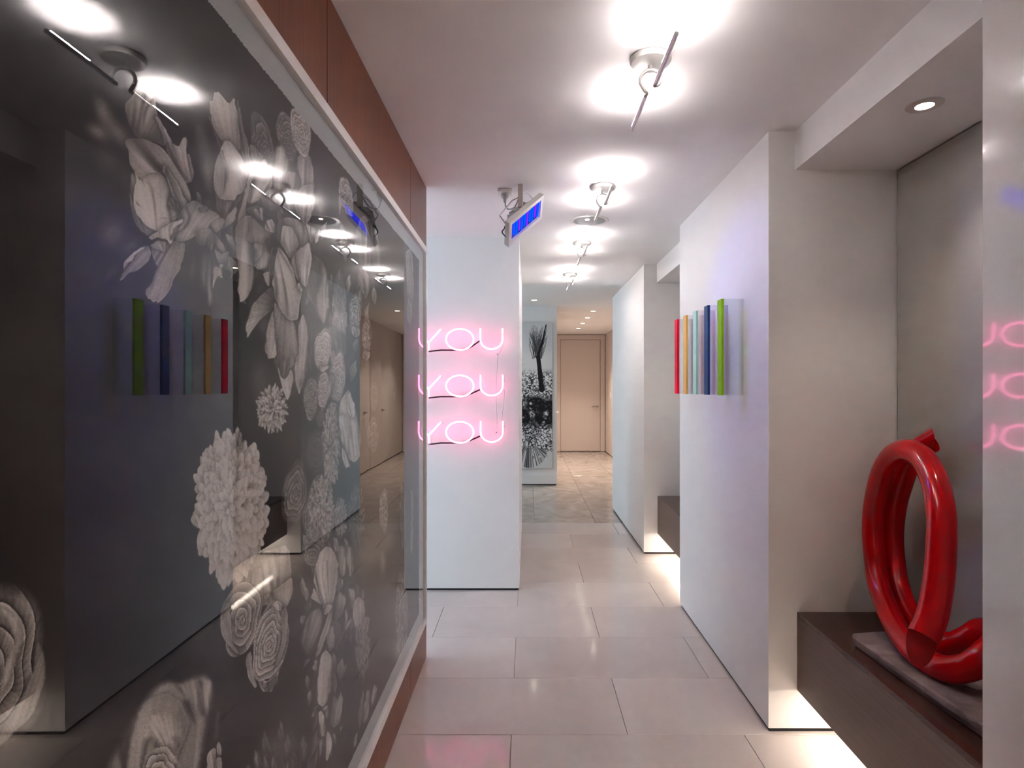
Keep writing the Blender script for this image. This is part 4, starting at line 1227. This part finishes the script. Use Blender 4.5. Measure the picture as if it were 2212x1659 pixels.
I.petal(c8_([(540, 20), (610, 100), (625, 300), (610, 500), (560, 740), (490, 820), (420, 760), (415, 500), (440, 300), (470, 100)]), 0.78, 0.72, vein=0.2, ax=(c8_([(490, 830)])[0], c8_([(550, 30)])[0]))
I.petal(c8_([(570, 330), (620, 300), (610, 560), (570, 640)]), 0.45, 0.55, vein=0.4, shadow=0.2)
for P in ([(1050, 560), (1060, 760), (1030, 1000), (1000, 1180), (985, 900)], [(1110, 560), (1150, 600), (1130, 940), (1050, 1060), (1060, 800)], [(1210, 490), (1250, 560), (1230, 680), (1160, 850), (1180, 600)], [(980, 1160), (960, 1350), (910, 1380), (940, 1200)]):
    I.petal(c8_(P), 0.5, 0.7, soft=3, rim=0.03)
# soft flower at the lower edge
I.blob(610, 1630, 60, 80, 10, 0.30, 0.8, 0.3)
for k in range(46):
    a = RNG.uniform(-1, 1)
    x, y = 605 + 55 * a + RNG.normal(0, 8), 1700 - abs(RNG.normal(0, 75)) * (1 - 0.4 * abs(a))
    I.petal([(x - 5, y + 24), (x + 5 * a - 5, y), (x + 8 * a, y - 24), (x + 7 + 5 * a, y), (x + 6, y + 24)], 0.25, RNG.uniform(0.4, 0.7), soft=5, rim=0.0, shadow=0.15)
# big soft rose, lower left
I.petal(c9_([(720, 300), (830, 260), (950, 280), (1100, 220), (1220, 190), (1290, 260), (1300, 400), (1240, 700), (1150, 1300), (1100, 1900), (0, 1900), (160, 1202), (330, 850), (560, 480)]), 0.45, 0.7, soft=16, rim=0, vein=0.1, freq=30, shadow=0)
I.petal(c9_([(860, 300), (1000, 300), (1100, 230), (1150, 420), (1130, 600), (1000, 420)]), 0.7, 0.8, soft=9, rim=0, shadow=0.1)
I.petal(c9_([(980, 450), (1060, 480), (1130, 740), (1090, 690), (1010, 560)]), 0.22, 0.3, soft=10, rim=0, shadow=0)
I.petal(c9_([(1140, 240), (1190, 260), (1230, 640), (1190, 720), (1160, 560)]), 0.3, 0.4, soft=10, rim=0, shadow=0)
I.petal(c9_([(1200, 220), (1290, 260), (1290, 400), (1240, 640), (1200, 460)]), 0.75, 0.8, soft=8, rim=0, shadow=0)
I.petal(c9_([(1130, 620), (1230, 640), (1130, 1250), (1060, 1800), (980, 1800), (1080, 1200)]), 0.7, 0.75, soft=8, rim=0.05, shadow=0)
I.petal(c9_([(560, 480), (800, 380), (960, 470), (1060, 720), (1000, 880), (860, 1250), (700, 1800), (300, 1800), (360, 1200), (450, 760)]), 0.55, 0.72, soft=12, rim=0, vein=0.1)
I.petal(c9_([(620, 620), (800, 580), (960, 700), (970, 850), (900, 980), (700, 900), (600, 750)]), 0.95, 0.85, soft=14, rim=0, shadow=0.1)
I.petal(c9_([(850, 860), (930, 850), (950, 960), (900, 1000)]), 0.5, 0.5, soft=9, rim=0, shadow=0)
I.petal(c9_([(560, 900), (640, 860), (600, 1000), (560, 1300), (500, 1300)]), 0.38, 0.4, soft=14, rim=0, shadow=0)
I.rose(345, 1665, 40, 52, 20, 0.75, 3, 6.0, line=0.2)
I.petal(c9_([(1340, 580), (1390, 600), (1360, 880), (1310, 920)]), 0.32, 0.38, soft=7, rim=0, shadow=0)
I.petal(c9_([(1240, 1060), (1310, 980), (1345, 990), (1350, 1300), (1240, 1300)]), 0.72, 0.76)
I.petal(c9_([(1345, 960), (1370, 905), (1395, 960), (1405, 1060), (1360, 1080)]), 0.72, 0.8)
I.petal(c9_([(1345, 1085), (1395, 1080), (1410, 1150), (1390, 1320), (1340, 1300)]), 0.7, 0.72)
# soft rose cut by the left edge of the picture
I.rose(-20, 1440, 118, 172, 8, 0.62, 4, 22.0, line=0.25, off=(0.0, 0.1))
I.petal([(82, 1380), (97, 1420), (98, 1470), (70, 1545), (0, 1612), (-60, 1640), (-40, 1600), (30, 1540), (70, 1460)], 0.5, 0.75, soft=6, rim=0, ax=((90, 1400), (0, 1610)))
I.petal([(0, 1312), (30, 1325), (48, 1345), (44, 1400), (20, 1470), (0, 1500), (10, 1440), (34, 1380), (20, 1345)], 0.75, 0.8, soft=9, rim=0, shadow=0.2)
# a few soft blooms outside the photographed part
I.rose(-150, 900, 80, 150, 0, 0.3, 4, 20.0, line=0.1)
I.rose(300, 1830, 90, 90, 0, 0.5, 4, 14.0, line=0.2)
I.blob(250, -130, 60, 40, 0, 0.2, 0.6)

A_ = I.a
A_ += 0.02 * vnoise(I.h, I.w, 60) * (A_ < 0.2) + 0.010 * vnoise(I.h, I.w, 9)
A_ *= 1 + 0.07 * vnoise(I.h, I.w, 3.0) + 0.06 * RNG.normal(0, 1, A_.shape)
A_ = np.clip(A_, 0.0, 1.0)

GA, GB = -0.4160, -0.0075                   # glass plane  x = GA + GB*y
def gx(y, d=0.0): return GA + GB * y + d
PD = -0.005                                 # the drawing lies 5 mm behind the glass
ZT, ZB = H + 0.516, H - 0.911
YE, YN = 2.398, -0.30
cols_px = np.concatenate([np.linspace(905, 0, 620), np.linspace(-8, -250, 26)])
uu = (1140.0 - cols_px) / F
Ys = -(GA + PD) / (uu + GB)
Ys = np.concatenate([[YE], Ys[Ys < YE - 0.001], np.linspace(Ys[-1], YN, 14)[1:]])
RN, RO = 860, 24
Pts = np.zeros((RN + 2 * RO, len(Ys), 3))
val = np.zeros((RN + 2 * RO, len(Ys)))
tor = np.array([0.5 * math.sin(9 * y) + 0.4 * math.sin(31 * y + 1) + 0.5 * RNG.normal() for y in Ys]) * 0.0016
for j, y in enumerate(Ys):
    zt, zb = ZT + tor[j], ZB + tor[(j * 7) % len(Ys)]
    yy_ = max(y, 0.33)
    a = min(zt, H + (838 + 30) / F * yy_)
    b = max(zb, H + (838 - 1690) / F * yy_)
    zz = np.concatenate([np.linspace(zt, a + 1e-4, RO + 1)[:-1], np.linspace(a, b, RN), np.linspace(b - 1e-4, zb, RO + 1)[1:]])
    Pts[:, j, 0] = gx(y, PD)
    Pts[:, j, 1] = y
    Pts[:, j, 2] = zz
    if y > 0.26:
        px = 1140 + gx(y, PD) / y * F
        py = 838 - (zz - H) / y * F
        fx = np.clip(px - I.x0, 0, I.w - 2)
        fy = np.clip(py - I.y0, 0, I.h - 2)
        ix, iy = int(fx), fy.astype(int)
        tx, ty = fx - ix, fy - iy
        col0 = A_[iy, ix] * (1 - ty) + A_[iy + 1, ix] * ty
        col1 = A_[iy, ix + 1] * (1 - ty) + A_[iy + 1, ix + 1] * ty
        cc = col0 * (1 - tx) + col1 * tx
        out = (py < I.y0 + 2) | (py > I.y0 + I.h - 3)
        val[:, j] = np.where(out, 0.045, cc)
    else:
        val[:, j] = 0.045
Pts[:, 0, 1] += 0.0012 * np.sin(np.arange(len(Pts)) * 0.05) + 0.0006 * RNG.normal(size=len(Pts)).cumsum() / 12
art = thing('framed_drawing', 'huge white framed charcoal drawing of pale flowers behind glass on wood wall', 'framed drawing', (-0.47, 1.1, 0.375))
inkm = ink_material('charcoal_on_paper', [(0.0, (0.006, 0.006, 0.009)), (0.06, (0.014, 0.012, 0.016)), (0.16, (0.050, 0.047, 0.051)), (0.30, (0.16, 0.157, 0.157)), (0.5, (0.48, 0.475, 0.47)), (0.68, (0.82, 0.815, 0.81)), (0.85, (0.94, 0.935, 0.93)), (1.0, (0.97, 0.965, 0.96))], 0.9)
ink_grid('drawing', Pts, val, inkm, art)
FZ0, FZ1, FY0, FY1 = H - 0.995, H + 0.596, -0.42, 2.530
def slant_box(bm, y0, y1, z0, z1, d0, d1):
    p = [(gx(y0, d0), y0), (gx(y1, d0), y1), (gx(y1, d1), y1), (gx(y0, d1), y0)]
    lo_ = [bm.verts.new((x, y, z0)) for x, y in p]
    hi_ = [bm.verts.new((x, y, z1)) for x, y in p]
    bm.faces.new(lo_[::-1]); bm.faces.new(hi_)
    for i in range(4):
        bm.faces.new((lo_[i], lo_[(i + 1) % 4], hi_[(i + 1) % 4], hi_[i]))
def slant(name, y0, y1, z0, z1, d0, d1, m, parent):
    bm = bmesh.new()
    slant_box(bm, y0, y1, z0, z1, d0, d1)
    return finish(name, bm, m, parent)
FW = 0.026
slant('mat_board', FY0 + FW, FY1 - FW, FZ0 + FW, FZ1 - FW, -0.012, -0.008, M['mat'], art)
slant('backing', FY0 + FW, FY1 - FW, FZ0 + FW, FZ1 - FW, -0.07, -0.0125, M['frame'], art)
slant('glazing', FY0 + FW, FY1 - FW, FZ0 + FW, FZ1 - FW, -0.003, 0.0, M['pane'], art)
slant('frame_rail', FY0, FY1, FZ1 - FW + 0.0005, FZ1, -0.07, 0.006, M['frame'], art)
slant('frame_rail', FY0, FY1, FZ0, FZ0 + FW - 0.0005, -0.07, 0.006, M['frame'], art)
slant('frame_rail', FY1 - FW + 0.0005, FY1, FZ0 + FW, FZ1 - FW, -0.07, 0.006, M['frame'], art)
slant('frame_rail', FY0, FY0 + FW - 0.0005, FZ0 + FW, FZ1 - FW, -0.07, 0.006, M['frame'], art)

# ------------------------------------------------------------------ black and white painting on the far wall
PW, PH = 330, 630                            # 5 mm-ish raster, origin top right
J = Ink(-PW, 0, 0, PH, 0.86)
k5 = 2.0                                     # two raster steps per survey pixel
def pj_(P): return [((x / 3.95 + 1110 - 1193) * k5, (y / 3.95 + 640 - 698.5) * k5) for x, y in P]
no1, no2, no3 = vnoise(PH, PW, 5), vnoise(PH, PW, 11), vnoise(PH, PW, 30)
yy = np.arange(PH)[:, None] / PH
rid = np.abs(no1 + 0.8 * no2)
g_mid = np.clip((yy - 0.31) / 0.06, 0, 1) * np.clip((0.90 - yy) / 0.04, 0, 1)
tex = np.clip(rid * 1.5 + 0.22 * no3, 0.02, 0.95)
J.a = (J.a * (1 - g_mid) + tex * g_mid).astype(np.float32)
dk = np.clip((yy - 0.49) / 0.05, 0, 1) * np.clip((0.73 - yy) / 0.04, 0, 1)
dk = np.clip(dk * (0.75 + 1.1 * no3 + 0.3 * no2) * 1.6, 0, 1)
J.a = (J.a * (1 - dk) + (0.015 + 0.30 * np.clip(no1 - 0.35, 0, 1)) * dk).astype(np.float32)
for k in range(90):
    x0_, y0_ = RNG.uniform(160, 240), RNG.uniform(480, 540)
    tx_ = RNG.uniform(125, 285)
    ty_ = RNG.uniform(245, 420)
    J.stroke(pj_([(x0_, y0_), ((x0_ + tx_) / 2 + RNG.normal(0, 8), (y0_ + ty_) / 2), (tx_, ty_)]), 1.0, 0.5, RNG.uniform(0.02, 0.35))
J.stroke(pj_([(272, 245), (255, 330), (240, 400), (210, 480), (205, 540), (222, 640), (228, 720), (235, 800)]), 2.0, 11, 0.02)
J.stroke(pj_([(205, 520), (215, 600), (222, 700), (230, 790)]), 9, 9, 0.02)
for k in range(40):
    a = RNG.uniform(0.2, 2.9)
    J.stroke(pj_([(130 + 60 * math.cos(a), 1290 - 10 * math.sin(a)), (130 + 150 * math.cos(a), 1300 + 165 * math.sin(a))]), 0.8, 2.2, RNG.uniform(0.02, 0.7))
for x in (-215, -290):
    for k in range(60):
        J.stroke([(x + RNG.normal(0, 12), 300), (x + RNG.normal(0, 30), 180), (x + RNG.normal(0, 55), RNG.uniform(20, 200))], 1.2, 0.4, RNG.uniform(0.02, 0.4))
    J.stroke([(x, 130), (x - 12, 240), (x + 5, 330), (x, 420)], 3, 12, 0.02)
for k in range(60):
    bx, by = RNG.uniform(-PW, 0), RNG.uniform(230, 590)
    J.blob(bx, by, RNG.uniform(3, 9), RNG.uniform(3, 9), RNG.uniform(0, 90), RNG.uniform(0.5, 0.95), 0.9, 0.5)
J.stroke(pj_([(45, 330), (52, 400), (40, 470), (66, 540), (60, 590), (45, 600)]), 0.8, 0.8, 0.2)
PXR, PZT, PHm = 0.344, 2.276, 2.033
sc_ = PHm / (PH - 1)
gxs = PXR - sc_ * np.arange(PW)[::-1]
pp = np.zeros((PH, PW, 3))
pp[..., 0] = gxs[None, :]
pp[..., 1] = 8.3185
pp[..., 2] = (PZT - sc_ * np.arange(PH))[:, None]
pt_ = thing('abstract_painting', 'tall black and white abstract painting hanging on the far wall', 'painting', (0.0, 8.36, PZT - PHm))
ink2 = ink_material('ink_on_canvas', [(0.0, (0.008, 0.007, 0.010)), (0.5, (0.20, 0.20, 0.21)), (1.0, (0.80, 0.81, 0.82))], 0.6)
ink_grid('painted_face', pp, np.clip(J.a, 0, 1), ink2, pt_)
box('stretcher_canvas', float(gxs[0]), PXR, 8.319, 8.3615, PZT - PHm, PZT, M['mat'], pt_)

print('scene built', len(bpy.data.objects))
